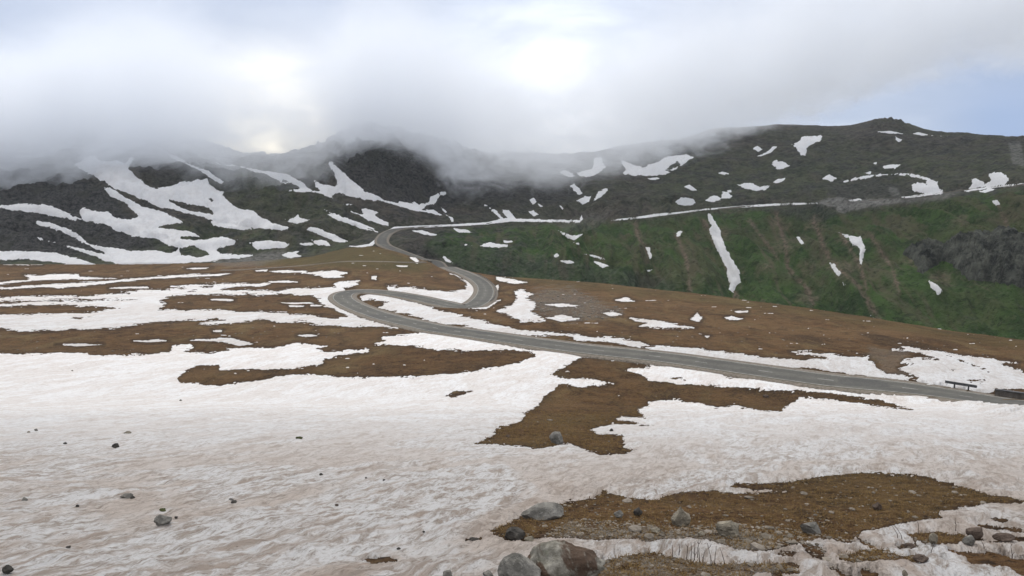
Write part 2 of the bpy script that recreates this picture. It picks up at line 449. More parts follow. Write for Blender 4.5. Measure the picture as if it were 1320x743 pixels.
# ------------------------------------------------------------------ helpers for objects
def tag(o, label=None, cat=None, group=None, kind=None):
    if label: o['label'] = label
    if cat: o['category'] = cat
    if group: o['group'] = group
    if kind: o['kind'] = kind
    return o

def mesh_np(name, co, quads, mat, smooth=True, parent=None):
    me = bpy.data.meshes.new(name)
    nv, nf = len(co), len(quads)
    me.vertices.add(nv); me.vertices.foreach_set('co', np.ascontiguousarray(co, dtype=np.float32).ravel())
    k = quads.shape[1]
    me.loops.add(nf*k); me.loops.foreach_set('vertex_index', np.ascontiguousarray(quads, dtype=np.int32).ravel())
    me.polygons.add(nf); me.polygons.foreach_set('loop_start', np.arange(0, nf*k, k, dtype=np.int32))
    me.polygons.foreach_set('use_smooth', np.full(nf, smooth, dtype=bool))
    me.update(calc_edges=True)
    me.materials.append(mat)
    o = bpy.data.objects.new(name, me); C.objects.link(o)
    if parent: o.parent = parent
    return o

def grid_sub(name, cellmask, zz, mat, mask=None):
    """mesh of the grid cells in CELLMASK with heights ZZ"""
    ci, ri = np.nonzero(cellmask)
    v = np.stack([ci*NR + ri, (ci+1)*NR + ri, (ci+1)*NR + ri + 1, ci*NR + ri + 1], axis=1)
    used, inv = np.unique(v.ravel(), return_inverse=True)
    co = np.stack([XX.ravel()[used], YY.ravel()[used], zz.ravel()[used]], axis=1)
    org = co.mean(axis=0)
    o = mesh_np(name, co - org, inv.reshape(-1, 4), mat)
    o.location = org
    if mask is not None:
        at = o.data.attributes.new('mask', 'FLOAT_COLOR', 'POINT')
        at.data.foreach_set('color', np.ascontiguousarray(mask.reshape(-1, 4)[used], dtype=np.float32).ravel())
    return o

def sdf(poly, pad=14, sel=None):
    """signed distance (photo pixels, + inside) of every grid vertex to the outline; None-like -99 outside its box"""
    P = np.array(poly); x0, y0 = P.min(0) - pad; x1, y1 = P.max(0) + pad
    m = (UU > x0) & (UU < x1) & (VV > y0) & (VV < y1)
    if sel is not None: m &= sel
    out = np.full((NC, NR), -99.0, dtype=np.float32)
    u = UU[m]; v = VV[m]
    if len(u) == 0: return out
    d2 = np.full(u.shape, 1e9); ins = np.zeros(u.shape, bool)
    n = len(P)
    for i in range(n):
        ax, ay = P[i]; bx, by = P[(i+1) % n]
        ex, ey = bx - ax, by - ay
        wx = u - ax; wy = v - ay
        t = np.clip((wx*ex + wy*ey)/(ex*ex + ey*ey + 1e-9), 0, 1)
        d2 = np.minimum(d2, (wx - ex*t)**2 + (wy - ey*t)**2)
        if ay != by:
            cr = (ay > v) != (by > v)
            ins ^= cr & (u < ex*(v - ay)/(by - ay) + ax)
    d = np.sqrt(d2)
    out[m] = np.where(ins, d, -d)
    return out

# edge wobble, in pixels of the photograph, laid out on the ground
WOB_R = fbm(XX/6, YY/6, 3, 61)*.9
WOB_F = (fbm(SS*60, lnY*80, 5, 41, .68)*3.4 + fbm(SS*260, lnY*330, 3, 42)*1.3).astype(np.float32)
WOB_N = (fbm(XX/1.1, YY/1.1, 5, 44, .62)*3.6*(1 - sstep(25, 70, YY)) + fbm(SS*34, lnY*42, 5, 45, .62)*5.0 + fbm(SS*150, lnY*160, 3, 47, .6)*2.4 + fbm(SS*330, lnY*300, 2, 48)*1.8).astype(np.float32)
GROWN = (fbm(XX/.55 - YY/.9, YY/.42, 4, 51, .6)*.045 + fbm(XX/.16, YY/.30, 3, 54, .6)*.016*(1 - sstep(8, 22, YY)) + fbm(XX/2.4 - YY/3.5, YY/1.9, 4, 53)*.11).astype(np.float32)
snow_cover = np.full((NC, NR), -99.0, dtype=np.float32)
TOP = np.zeros((NC, NR), dtype=np.float32)        # snow lying on the ground, in metres

def cells(vm):
    return vm[:-1, :-1] | vm[1:, :-1] | vm[:-1, 1:] | vm[1:, 1:]

def biggest(cm):
    """the largest connected piece of a cell mask"""
    ci, ri = np.nonzero(cm)
    todo = set((ci*NR + ri).tolist()); best = []
    while todo:
        a = todo.pop(); comp = [a]; st = [a]
        while st:
            k = st.pop()
            for n in (k - 1, k + 1, k - NR, k + NR):
                if n in todo: todo.remove(n); st.append(n); comp.append(n)
        if len(comp) > len(best): best = comp
        if len(best) > len(todo): break
    best = np.array(best); out = np.zeros_like(cm); out[best//NR, best % NR] = True
    return out

def snow(label, poly, holes=(), far=True, mat=None, name='snow_patch', cat='snow patch', kind=None, group=None, road=None, wob=1.0, thick=1.0, thin=None, grow=0.):
    global snow_cover
    if isinstance(label, list):
        for lb, pl in zip(label, poly): snow(lb, pl, holes, far, mat, name, cat, kind, group, road, wob, thick)
        return
    sel = FAR if far else ~FAR
    d = sdf(poly, sel=sel)
    for h in holes:
        hd = sdf(h, pad=40, sel=sel); d = np.minimum(d, np.where(hd > -98, -hd, 99))
    P = np.array(poly)
    Q = np.roll(P, -1, axis=0); area = abs(np.sum(P[:, 0]*Q[:, 1] - P[:, 1]*Q[:, 0]))/2; per = np.sum(np.hypot(*(Q - P).T))
    a = min(1.0, (2*area/per)/(5.0 if far else 6.5))*wob          # slim patches keep their shape
    d = d + (WOB_F if far else WOB_N)*a
    rd = (not far) if road is None else road
    if rd: d = np.minimum(d, (ROADD - HALF - .75 + WOB_R*1.3)*F/YY*.35)
    d = d + grow
    if thin is not None: d = np.minimum(d, thin)
    h = np.minimum(.05 + .0026*YY, 1.0 if far else .5)*thick
    w = 3.0 if far else 7.0
    lift = np.where(d > 0, h*(1 - np.exp(-np.maximum(d, 0)/w)), np.maximum(d, -6)*h/w)
    if not far: lift = lift + np.where(d > 0, GROWN*sstep(0, 12, d)*(1 - sstep(25, 60, YY)), 0)
    vm = (d > -2.5) & sel
    cm = cells(vm)
    if not cm.any(): print('no snow for', label); return None
    if kind != 'stuff':
        cm = biggest(cm); keep = np.zeros_like(vm); keep[:-1, :-1] |= cm; keep[1:, :-1] |= cm; keep[:-1, 1:] |= cm; keep[1:, 1:] |= cm
        d = np.where(keep, d, -99)
    o = grid_sub(name, cm, Z + lift, mat or (M['snow_far'] if far else M['snow_mid']))
    snow_cover = np.maximum(snow_cover, np.where(sel, d, -99))
    np.maximum(TOP, np.where(vm & (d > 0), lift, 0), out=TOP)
    if kind: tag(o, label, cat, group, kind)
    else: tag(o, label, cat, group)
    return o
# ------------------------------------------------------------------ colour masks of the ground: R grass, G rock, B scree, A brown earth
MASK = np.zeros((NC, NR, 4), dtype=np.float32)
PW = [fbm(SS*45, lnY*60, 5, 71 + c_, .6).astype(np.float32) for c_ in range(4)]
def paint(ch, poly, soft_, amt=1.0, sel=None, wob=6.0, sub=False):
    d = sdf(poly, pad=soft_*2 + 10, sel=sel)
    d = d + PW[ch]*wob
    w = sstep(-soft_, soft_, d)*amt*(d > -90)
    MASK[..., ch] = MASK[..., ch]*(1 - w) if sub else np.maximum(MASK[..., ch], w)

GREEN = [(560, 300), (640, 292), (700, 289), (752, 289), (840, 283), (900, 275), (980, 270), (1050, 267), (1090, 275), (1120, 271), (1180, 262), (1264, 248), (1320, 243), (1700, 225), (1700, 520), (1300, 470), (900, 400), (700, 375), (600, 350), (545, 318)]
paint(0, GREEN, 7, 1.0, FAR)
paint(0, [(-200, 300), (200, 285), (300, 292), (370, 298), (470, 315), (450, 330), (340, 330), (300, 330), (200, 350), (-200, 350)], 10, .45, FAR, 12)
paint(0, [(230, 225), (330, 222), (420, 255), (480, 290), (400, 300), (330, 270)], 14, .35, FAR, 12)
paint(0, [(840, 210), (1000, 200), (1320, 190), (1700, 180), (1700, 240), (1320, 235), (1050, 255), (840, 272)], 20, .35, FAR, 18)
BANK = [(520, 300), (560, 306), (620, 318), (700, 330), (780, 344), (850, 356), (905, 385), (880, 395), (700, 385), (620, 365), (560, 340), (525, 318)]
paint(1, BANK, 6, .45, FAR, 10)
paint(1, [(-300, 205), (60, 215), (130, 235), (180, 285), (205, 320), (120, 332), (60, 335), (-300, 345)], 10, 1.0, FAR, 10)
paint(1, [(160, 190), (260, 205), (300, 215), (330, 250), (290, 250), (215, 250), (180, 220)], 8, .6, FAR, 10)
paint(1, [(430, 150), (500, 160), (560, 180), (600, 205), (640, 225), (740, 235), (760, 250), (720, 265), (600, 262), (560, 275), (510, 265), (440, 245), (425, 200)], 10, .85, FAR, 14)
paint(1, [(1060, 235), (1130, 230), (1190, 245), (1170, 255), (1080, 258)], 8, .6, FAR, 6)
paint(1, tr('T', (330, 190), (420, 215), (440, 260), (350, 300), (200, 300), (0, 260), (-80, 230), (0, 200)), 5, .6, FAR, 5)
paint(2, tr('T', (290, 178), (370, 140), (450, 136), (530, 158), (640, 152), (700, 150), (880, 142), (925, 168), (740, 192), (560, 218), (480, 244), (440, 238), (420, 205)), 1.5, 1.0, FAR, 3)
paint(2, tr('T', (880, 140), (1100, 130), (1318, 85), (1318, 100), (1180, 150), (1000, 178), (930, 175)), 2, .55, FAR, 3)
paint(2, tr('L', (330, 372), (425, 375), (430, 400), (360, 440), (270, 460), (240, 415), (320, 400)), 3, .25, FAR, 8)
paint(2, tr('T', (800, 60), (860, 70), (890, 130), (820, 130)), 2, .5, FAR, 3)
paint(2, [(1300, 185), (1315, 183), (1322, 215), (1305, 212)], 2, .6, FAR, 3)
paint(2, tr('R', (470, 150), (600, 132), (720, 108), (850, 95), (1000, 80), (1040, 130), (800, 195), (560, 205), (430, 195)), 3, .6, None, 4)
# brown gullies down the green slope
for pts, wd in (([(1000, 275), (1013, 317), (1015, 345), (1040, 372), (1050, 395)], 3), ([(1047, 280), (1067, 330), (1085, 350), (1110, 372), (1135, 415)], 3.5), ([(1083, 300), (1110, 345), (1118, 375)], 2.5),
                ([(965, 283), (985, 310), (1005, 335)], 2.2), ([(818, 286), (822, 305), (832, 318), (836, 340)], 2.2), ([(905, 282), (935, 330), (950, 385)], 4), ([(1120, 300), (1150, 345), (1160, 380)], 2.5), ([(1285, 260), (1298, 290), (1310, 320)], 2.2), ([(870, 300), (885, 335), (890, 375)], 2)):
    ply = [(x - wd, y) for x, y in pts] + [(x + wd, y) for x, y in pts[::-1]]
    paint(3, ply, 2.5, 1.0, FAR, 5)
for c, r in (((1012, 318), 14), ((1005, 290), 12), ((1042, 345), 12), ((1085, 345), 16), ((1050, 290), 13), ((985, 345), 12), ((1040, 385), 12), ((930, 300), 10), ((1175, 335), 10), ((1215, 360), 16), ((1240, 285), 8)):
    paint(3, [(c[0] + r*math.cos(t*.785), c[1] + .7*r*math.sin(t*.785)) for t in range(8)], 7, .6, FAR, 12)
paint(0, tr('L', (390, 565), (520, 560), (600, 590), (560, 605), (430, 598)), 3, .7, FAR, 4)
GB = sstep(.05, -.42, gul2)*.75*FAR*sstep(640, 740, U0)*sstep(250, 285, V0)
MASK[..., 3] = np.maximum(MASK[..., 3], GB*sstep(-.35, .3, PW[2]))
MASK[..., 1] = np.maximum(MASK[..., 1], .7*FAR*sstep(.15, .5, crag)*sstep(-.2, .3, PW[1])*(1 - .8*sstep(640, 740, U0)*sstep(250, 285, V0)))
# meadow: greenish on the mound by the road and near the brow, stones in the talus
paint(0, [(330, 325), (400, 317), (480, 316), (520, 330), (560, 345), (540, 352), (440, 345), (330, 342)], 5, .8, ~FAR, 6)
paint(0, [(640, 350), (760, 362), (900, 380), (1000, 390), (1150, 412), (1330, 440), (1330, 455), (1150, 425), (1000, 402), (800, 378), (640, 362)], 4, .45, ~FAR, 6)
paint(0, [(1000, 600), (1150, 605), (1270, 640), (1200, 660), (1050, 650), (1000, 630)], 12, .25, ~FAR, 8)
paint(2, tr('M', (120, 70), (180, 40), (300, 40), (380, 75), (420, 105), (480, 110), (470, 140), (330, 160), (200, 140), (150, 120)), 6, .55, ~FAR, 22)
paint(2, tr('J', (0, 40), (200, 75), (370, 95), (250, 180), (240, 235), (400, 290), (380, 310), (250, 280), (130, 265), (60, 170), (0, 120)), 3, .4, ~FAR, 8)
paint(2, tr('H', (900, 590), (1000, 530), (1100, 560), (1318, 560), (1318, 620), (1100, 610)) + tr('I', (0, 560), (200, 560), (340, 590), (340, 640), (200, 640), (0, 600)), 5, .8, ~FAR, 6)
paint(2, [(700, 725), (800, 715), (1000, 725), (1000, 760), (700, 760)], 5, .7, ~FAR, 6)

# ------------------------------------------------------------------ the snow of the meadow
ISLAND_LONG = tr('D', (685, 470), (715, 447), (760, 427), (842, 421), (850, 441), (1000, 435), (1110, 440), (1115, 425), (1240, 420)) + tr('E', (45, 415), (50, 396), (120, 384), (222, 372))
S0 = ([(-900, 457), (0, 456)] + tr('D', (130, 378), (290, 375), (400, 386), (560, 380), (655, 374), (662, 345), (735, 340), (742, 356), (705, 372), (800, 376), (900, 360), (1085, 352), (1150, 336), (1262, 350), (1215, 358))
      + tr('E', (60, 372), (225, 362), (222, 372), (120, 384), (50, 396), (45, 417)) + tr('D', (1110, 440), (1000, 435), (850, 441), (842, 421), (760, 425), (715, 445), (685, 470), (700, 488), (780, 500), (860, 498), (1000, 480), (1100, 460))
      + tr('E', (0, 458), (80, 465), (200, 469), (400, 466), (560, 455), (700, 435), (840, 402), (872, 386), (860, 372), (760, 362), (600, 368), (450, 356), (385, 345), (250, 342), (290, 328), (275, 312), (350, 305), (418, 303), (425, 285))
      + [(567, 424), (634, 433), (734, 448), (840, 460), (880, 464), (1080, 492), (1214, 508), (1320, 522), (1500, 548), (1900, 600), (2600, 760), (2600, 1500), (660, 1500), (-1400, 1500), (-1400, 457)])
H1 = (tr('M', (205, 368), (330, 300), (480, 312), (640, 337), (520, 345), (482, 353), (560, 368), (595, 395), (700, 402), (850, 412), (1000, 424), (1150, 435))
      + tr('F', (440, 515), (600, 535), (760, 555), (900, 597), (790, 588), (640, 562), (455, 545), (375, 603), (300, 600), (200, 578), (130, 590), (90, 575), (0, 562))
      + tr('M', (660, 465), (590, 478), (592, 490), (543, 506), (575, 535), (480, 533), (462, 543), (530, 553), (610, 565), (450, 560), (362, 583), (400, 598), (485, 603), (495, 650), (548, 660), (500, 672), (400, 677), (340, 660), (280, 635), (200, 650), (150, 655), (60, 645))
      + tr('H', (700, 234), (635, 231), (700, 200), (720, 170), (800, 150), (826, 125), (815, 115), (880, 85), (900, 50), (955, 10)) + tr('M', (240, 405), (330, 415), (455, 402), (440, 395), (260, 380)))
H2 = (tr('H', (1318, 446), (1230, 440), (1130, 412), (1100, 440), (985, 452), (830, 505), (690, 568), (730, 592), (790, 606), (900, 598), (1000, 592), (1100, 606), (1200, 600), (1318, 605))
      + tr('I', (0, 602), (40, 600), (120, 612), (200, 645), (340, 650), (440, 620), (530, 598), (640, 615), (670, 598), (700, 572), (780, 553), (850, 537), (1000, 517), (990, 494), (1100, 480), (1200, 462), (1400, 466), (1400, 447), (1318, 447), (1200, 430), (1050, 385), (900, 352), (750, 342), (600, 350), (460, 365), (330, 385), (200, 383), (180, 403), (400, 416), (290, 420), (100, 412), (0, 418)))
H3 = tr('H', (1140, 690), (1180, 672), (1318, 648)) + tr('I', (0, 678), (120, 700), (260, 692), (400, 700), (460, 720), (450, 735), (280, 732), (240, 780), (100, 800)) + tr('H', (1000, 800), (1060, 760))
H4 = [tr('I', (870, 582), (960, 572), (1080, 580), (1170, 600), (1100, 615), (960, 620), (900, 602)), tr('I', (610, 665), (700, 640), (790, 640), (830, 660), (930, 672), (920, 695), (840, 692), (760, 685), (660, 690), (600, 678)),
      tr('I', (1140, 545), (1300, 558), (1330, 575), (1190, 565)), tr('I', (1190, 612), (1240, 575), (1340, 600), (1340, 614)), tr('I', (1220, 670), (1290, 685), (1340, 690), (1340, 712), (1230, 690)),
      tr('I', (460, 625), (520, 640), (560, 682), (500, 672)), tr('I', (380, 640), (440, 650), (420, 670), (360, 662)), tr('I', (830, 625), (900, 615), (915, 640), (840, 642)), tr('I', (180, 700), (420, 690), (470, 712), (420, 722), (300, 712)),
      tr('I', (1190, 522), (1270, 520), (1240, 532)), tr('E', (522, 540), (560, 523), (622, 524), (600, 535), (545, 545)), tr('M', (885, 375), (930, 370), (965, 380), (900, 386)), tr('D', (245, 445), (275, 440), (288, 444), (260, 448)),
      tr('H', (590, 600), (660, 594), (655, 604), (600, 606)), tr('H', (200, 680), (300, 665), (340, 680), (240, 700)), tr('I', (1040, 650), (1120, 648), (1180, 665), (1080, 670)), tr('M', (670, 380), (720, 382), (730, 390), (690, 388)),
      tr('I', (1110, 690), (1220, 700), (1200, 712), (1120, 702)), tr('I', (560, 470), (620, 478), (600, 485))]
THIN = 14 - 62*sstep(.02, .55, fbm(XX/.55, YY/1.5, 4, 91, .6))*sstep(925, 985, UU)*sstep(682, 704, VV)*(YY < 30)
#THIN = np.minimum(THIN, 14 - 40*sstep(.10, .6, fbm(XX/.30, YY/.8, 4, 93, .6))*sstep(560, 640, VV)*(YY < 30)*(.35 + .65*sstep(640, 720, VV)))
snow('wide dirty snowfield streaked with brown dust, covering the near slope below the road', S0, [H1, H2, H3] + H4, False, M['snow_near'], 'snow', 'snowfield', 'stuff', thin=THIN)

S10 = ([(-700, 389), (0, 384)] + tr('Q', (250, 432), (500, 430), (700, 430), (880, 413), (1000, 405), (930, 395), (1100, 385), (1200, 388))
       + tr('R', (240, 370), (130, 358), (330, 345), (440, 340), (600, 335), (890, 333), (850, 348), (650, 355), (530, 370), (500, 388), (700, 388), (950, 390), (1020, 375), (1200, 372), (1318, 360))
       + tr('E', (60, 120), (100, 120), (90, 105), (190, 95), (180, 110), (130, 125), (150, 150), (150, 200), (180, 235), (300, 265), (360, 285), (300, 276), (240, 275), (0, 265))
       + tr('R', (1230, 645), (1170, 625), (1060, 630), (930, 625), (800, 610), (720, 625), (560, 640), (400, 650), (340, 640), (400, 625), (540, 620), (480, 608), (200, 615), (0, 630))
       + tr('Q', (1180, 632), (1100, 642), (960, 670), (700, 687), (540, 682), (440, 697), (200, 699), (0, 682)) + [(-700, 425)])
HQ1 = [(-700, 397)] + tr('Q', (50, 510), (200, 500), (400, 495), (600, 505), (930, 512), (870, 530), (700, 560), (440, 568), (0, 578)) + [(-700, 408)]
HQ2 = [(-700, 388)] + tr('Q', (200, 468), (340, 459), (540, 451), (760, 454), (1060, 456), (760, 467), (540, 464), (200, 480), (60, 492)) + [(-700, 392)]
HR = (tr('R', (20, 470), (120, 430), (300, 420), (700, 415), (900, 418), (1100, 418), (1220, 430), (1270, 455), (1265, 470), (1310, 498)) + tr('E', (55, 192), (80, 200), (155, 238), (90, 241), (0, 231))
      + tr('R', (1060, 577), (980, 556), (680, 551), (480, 536), (330, 541), (20, 541), (60, 510), (80, 490)))
snow('broad forked snow bands crossing the brown meadow up to the left hairpin bend', S10, [HQ1, HQ2, HR, tr('Q', (555, 600), (640, 590), (700, 592), (600, 606)), tr('R', (230, 405), (290, 392), (320, 394), (260, 408)), tr('R', (330, 358), (390, 352), (440, 360), (380, 366))], False)

def near(label, poly, holes=(), **k): return snow(label, poly, holes, False, **k)
near('long thin curved snow stripe, second up from the wide bands on the brown meadow', [(-700, 378), (0, 371)] + tr('Q', (330, 345), (400, 338), (600, 328), (880, 308), (1100, 288), (1318, 272)) + tr('R', (300, 262), (480, 262), (600, 250), (560, 262), (480, 275), (200, 285), (0, 295)) + tr('Q', (1100, 305), (900, 322), (800, 335), (560, 360), (450, 365), (330, 362), (100, 378), (0, 376)) + [(-700, 384)])
near('tapering snow strip with a raised flat top, just below the foot of the dark mountain', [(-700, 366), (0, 364)] + tr('Q', (200, 310), (230, 295), (180, 268), (320, 268), (480, 262), (605, 262), (615, 280), (780, 290), (900, 298), (620, 302), (480, 300), (240, 315), (60, 335), (0, 338)) + [(-700, 371)])
near('short thin snow streak between two long stripes on the brown meadow', tr('Q', (835, 370), (960, 358), (1140, 358), (1150, 368), (980, 375), (850, 376)))
near('hairline snow streak along the foot of the dark rocky mountain', [(-300, 340)] + tr('Q', (0, 174), (200, 179), (330, 188), (200, 191), (0, 188)) + [(-300, 343)])
near('small snow streak below the grey gravel fan', tr('R', (230, 218), (300, 210), (400, 212), (440, 206), (380, 220), (300, 224)))
near('tiny white snow sliver beside the gravel fan on the meadow', tr('R', (770, 232), (820, 227), (870, 228), (860, 240), (780, 241)))
near('elongated snow patch beside the old gravel track on the mound', tr('R', (880, 238), (1000, 230), (1150, 238), (1210, 248)) + tr('K', (0, 352), (140, 345), (215, 357), (170, 372), (200, 385), (100, 387), (0, 365)) + tr('R', (1180, 255), (1000, 250)))
near('straight thin snow dash above the wide bands near the hairpin', tr('R', (870, 318), (1000, 312), (1110, 318), (1100, 326), (900, 326)))
near('thin pale snow dash inside the dark oval island of the bands', tr('R', (430, 455), (520, 452), (620, 458), (600, 467), (440, 463)))
near('thin snow dash with a bent tail in the dark oval island by the hairpin', tr('R', (960, 478), (1060, 482), (1200, 480), (1230, 488), (1060, 495)))
near('short snow dash just under the bent one by the hairpin', tr('R', (1030, 503), (1150, 505), (1140, 515), (1040, 515)))
near('pinkish snow dash touching the snow beside the left hairpin', tr('R', (1200, 497), (1310, 497), (1270, 510), (1200, 509)))
near('thin snow dash on the brown strip, leftmost of a row of dashes', tr('D', (215, 343), (300, 338), (400, 343), (300, 350)))
near('slim snow lens on the brown strip, second in the row of dashes', tr('D', (515, 328), (600, 322), (655, 327), (580, 335)))
near('ragged snow streak on the brown strip, largest of the row of dashes', tr('D', (735, 325), (830, 320), (895, 316), (980, 340), (930, 348), (850, 330)))
near('small snow speck under the lower edge of the wide bands', tr('D', (820, 288), (860, 286), (855, 295), (825, 294)))
near('small snow streak at the far end of the brown strip, nearest the road', tr('D', (1145, 308), (1200, 303), (1225, 310), (1180, 314)))
near('long snow bank inside the lower hairpin, running on along the road edge', tr('E', (195, 160), (240, 145), (290, 140), (340, 165), (420, 185), (500, 210), (600, 235), (690, 258), (800, 285), (860, 290), (1000, 302)) + tr('M', (310, 212), (370, 227), (430, 222), (580, 248), (590, 258), (550, 262), (430, 242), (370, 240), (310, 240), (290, 222), (200, 216), (100, 218), (0, 202)) + tr('E', (700, 292), (600, 272), (480, 257), (420, 240), (330, 213), (260, 200), (302, 180), (230, 170), (200, 176)))
near('thick curved snow bank inside the upper hairpin, under the brown mound', tr('E', (295, 115), (400, 125), (450, 130), (540, 140), (600, 130), (605, 105), (580, 85), (540, 70), (600, 80), (635, 115), (640, 150), (615, 185), (580, 192), (540, 185), (480, 180), (420, 167), (340, 152), (300, 140)))
near('white snow strip along the far side of the road, ending at the guardrail', tr('M', (575, 265), (640, 257), (720, 262), (850, 280), (1000, 297), (1140, 310), (1280, 308)) + tr('F', (560, 398), (550, 390), (415, 372), (440, 368), (560, 378), (650, 390), (715, 388), (720, 405), (747, 417), (745, 432), (790, 455), (905, 473), (850, 482), (700, 464), (600, 447), (480, 430), (430, 436), (300, 430), (0, 389)) + tr('M', (600, 280)))
near('large white snowfield behind the guardrail, crossed by a thin dark crack', tr('J', (205, 65), (300, 62), (285, 40), (340, 45), (400, 62), (560, 78), (640, 92), (700, 112), (900, 130), (1060, 150), (1270, 190), (1130, 198), (1200, 220), (1315, 262), (1700, 335), (2400, 420), (2400, 480), (1700, 440), (1315, 402), (1050, 408), (1030, 425), (850, 432), (800, 418), (600, 398), (500, 378), (400, 338), (415, 315), (385, 280), (250, 245), (240, 230), (330, 205), (380, 195), (275, 185), (290, 160), (400, 140), (500, 145), (590, 150), (480, 108), (370, 92)),
     [tr('J', (800, 315), (860, 328), (985, 335), (960, 347), (860, 342)), tr('J', (690, 238), (740, 236), (720, 252)), tr('J', (665, 110), (700, 125), (930, 215), (1000, 250), (1100, 285), (1000, 258), (920, 220), (700, 135))])
near('ragged snow patch with a notched upper edge, beside the stony talus', tr('M', (0, 120), (60, 100), (80, 75), (70, 50), (90, 40), (140, 60), (110, 75), (150, 90), (150, 110), (130, 125), (190, 160), (100, 165), (50, 140), (0, 128)))
near('narrow snow slip along the lower edge of the stony talus', tr('M', (190, 148), (260, 140), (330, 155), (250, 163)))
near('snow streak crossing the middle of the stony talus', tr('M', (170, 95), (250, 95), (330, 103), (240, 107)))
near('snow slip at the far tip of the stony talus', tr('M', (405, 130), (450, 124), (485, 138), (440, 144)))
near('flat snow streak on the brown meadow beyond the talus', tr('M', (515, 150), (560, 155), (620, 160), (700, 175), (770, 187), (700, 190), (600, 187), (550, 184), (580, 170), (530, 160)))
near('short snow dash below another on the brown brow', tr('M', (880, 148), (905, 143), (950, 152), (930, 160), (890, 156)))
near('short snow dash nearest the crest of the brown brow', tr('M', (918, 124), (970, 122), (975, 130), (930, 131)))
near('tiny forked snow scrap alone on the brown brow', tr('M', (750, 155), (775, 130), (795, 150), (780, 163)))
near('faint snow scrap close under the brow, past the talus', tr('M', (460, 80), (500, 70), (535, 85), (480, 86)))
near('minute snow fleck above the roadside strip on the brown meadow', tr('M', (798, 218), (825, 219), (815, 227)))
near('thin snow ribbon along the brow edge beyond the upper hairpin', tr('L', (0, 622), (50, 628), (118, 642), (60, 646), (0, 633)))
near('narrow snow tail leaving the outer edge of the upper hairpin', tr('K', (890, 560), (960, 545), (1040, 520), (1072, 510), (1020, 545), (990, 562)))
near('broken snow pile on the bank beside the climbing road', tr('K', (470, 185), (490, 170), (530, 165), (545, 195), (600, 230), (620, 250), (560, 247), (500, 228), (468, 212)), road=False)
near('small snow pile where the old track meets the road', tr('K', (560, 268), (590, 270), (620, 300), (600, 307), (575, 287)), road=False)
snow('small snow pile on the outer side of the climbing road', tr('K', (735, 262), (750, 258), (790, 290), (805, 305), (760, 292)), (), True, road=False)
near('little forked snow scrap on the mound above the hairpin', tr('K', (345, 380), (375, 373), (372, 395), (345, 393)))
near('tiny snow dash on the mound below the old gravel track', tr('K', (480, 316), (550, 318), (545, 327), (500, 325)))
near('small upright snow scrap outside the upper hairpin guardrail', tr('K', (1040, 430), (1062, 425), (1060, 460), (1040, 482)))
near('dirty white snow lump in front of the mossy boulder', [(706, 742), (712, 733), (720, 730), (730, 737), (745, 741), (760, 745), (740, 760), (706, 760)], mat=M['snow_near'], road=False, thick=2.2)

# ------------------------------------------------------------------ the snow of the far slopes
def far(label, poly, holes=(), **k): return snow(label, poly, holes, True, **k)
far('largest snow sheet on the left mountain, its top lost in cloud', tr('N', (570, 195), (640, 160), (700, 130), (745, 130), (770, 165), (860, 170), (900, 160), (970, 185), (1000, 140), (1045, 130), (1000, 200), (990, 225), (1040, 280), (1100, 320), (1130, 350), (1200, 380), (1300, 365)) + tr('O', (160, 345), (200, 325), (290, 325), (330, 300), (400, 308), (420, 350), (480, 395), (540, 400), (520, 430), (560, 470), (600, 510), (680, 540), (760, 550), (800, 590), (900, 640), (1045, 685), (980, 705), (880, 690), (700, 680), (500, 650), (380, 600), (200, 560), (100, 530), (0, 515)) + tr('N', (1200, 510), (1050, 440), (880, 375), (850, 350), (740, 290), (640, 240)),
    [tr('O', (95, 465), (200, 485), (260, 500), (370, 505), (450, 560), (440, 580), (370, 570), (260, 550), (190, 525)), tr('O', (410, 455), (430, 450), (470, 490), (440, 487))])
far('thin snow lip just under the largest snow sheet', tr('O', (430, 630), (560, 650), (700, 675), (775, 690), (700, 701), (560, 687), (450, 662)))
far('branching snow sheet spreading to the foot of the left mountain', tr('A', (395, 270), (440, 285), (500, 320), (545, 350), (620, 365), (710, 410), (605, 427), (730, 445), (770, 465), (685, 465), (700, 475), (790, 478), (860, 462), (915, 480), (905, 495), (855, 505), (820, 515), (850, 530), (985, 538), (930, 548), (860, 550), (830, 560), (690, 570), (590, 580), (460, 575), (360, 540), (290, 515), (250, 500), (140, 472), (160, 470), (235, 495), (300, 510), (410, 535), (400, 525), (340, 500), (290, 470), (230, 440), (140, 415), (140, 403), (190, 410), (250, 430), (300, 455), (345, 495), (420, 507), (520, 520), (600, 520), (660, 530), (700, 505), (650, 500), (600, 470), (520, 465), (450, 440), (400, 415), (320, 405), (305, 365), (320, 352), (360, 365), (420, 370), (450, 395), (500, 400), (535, 385), (520, 370), (475, 330), (430, 310)),
    [tr('A', (690, 508), (750, 500), (800, 525), (810, 538), (760, 546), (700, 535))])
far('wavy snow band across the dark rocks beneath the grey cloud', [(-300, 258)] + tr('A', (0, 345), (40, 345), (60, 340), (180, 340), (230, 360), (320, 400), (290, 402), (200, 382), (130, 372), (50, 363), (0, 353)) + [(-300, 264)])
far('lowest snow band along the foot of the dark left mountain', [(-300, 322)] + tr('A', (0, 522), (100, 520), (200, 525), (300, 548), (380, 577), (270, 575), (200, 562), (100, 552), (0, 556)) + [(-300, 336)])
far('slim snow chute slanting down out of the cloud above the largest sheet', tr('O', (60, 90), (160, 130), (300, 200), (420, 250), (470, 290), (535, 330), (510, 342), (440, 302), (360, 252), (240, 192), (130, 142)))
far('notched snow patch on the dark slope next to the largest sheet', tr('O', (630, 445), (770, 450), (790, 490), (760, 515), (700, 500), (660, 475)))
far('tiny snow dash high on the dark slope under the glowing cloud', tr('O', (665, 312), (700, 305), (735, 320), (700, 326)))
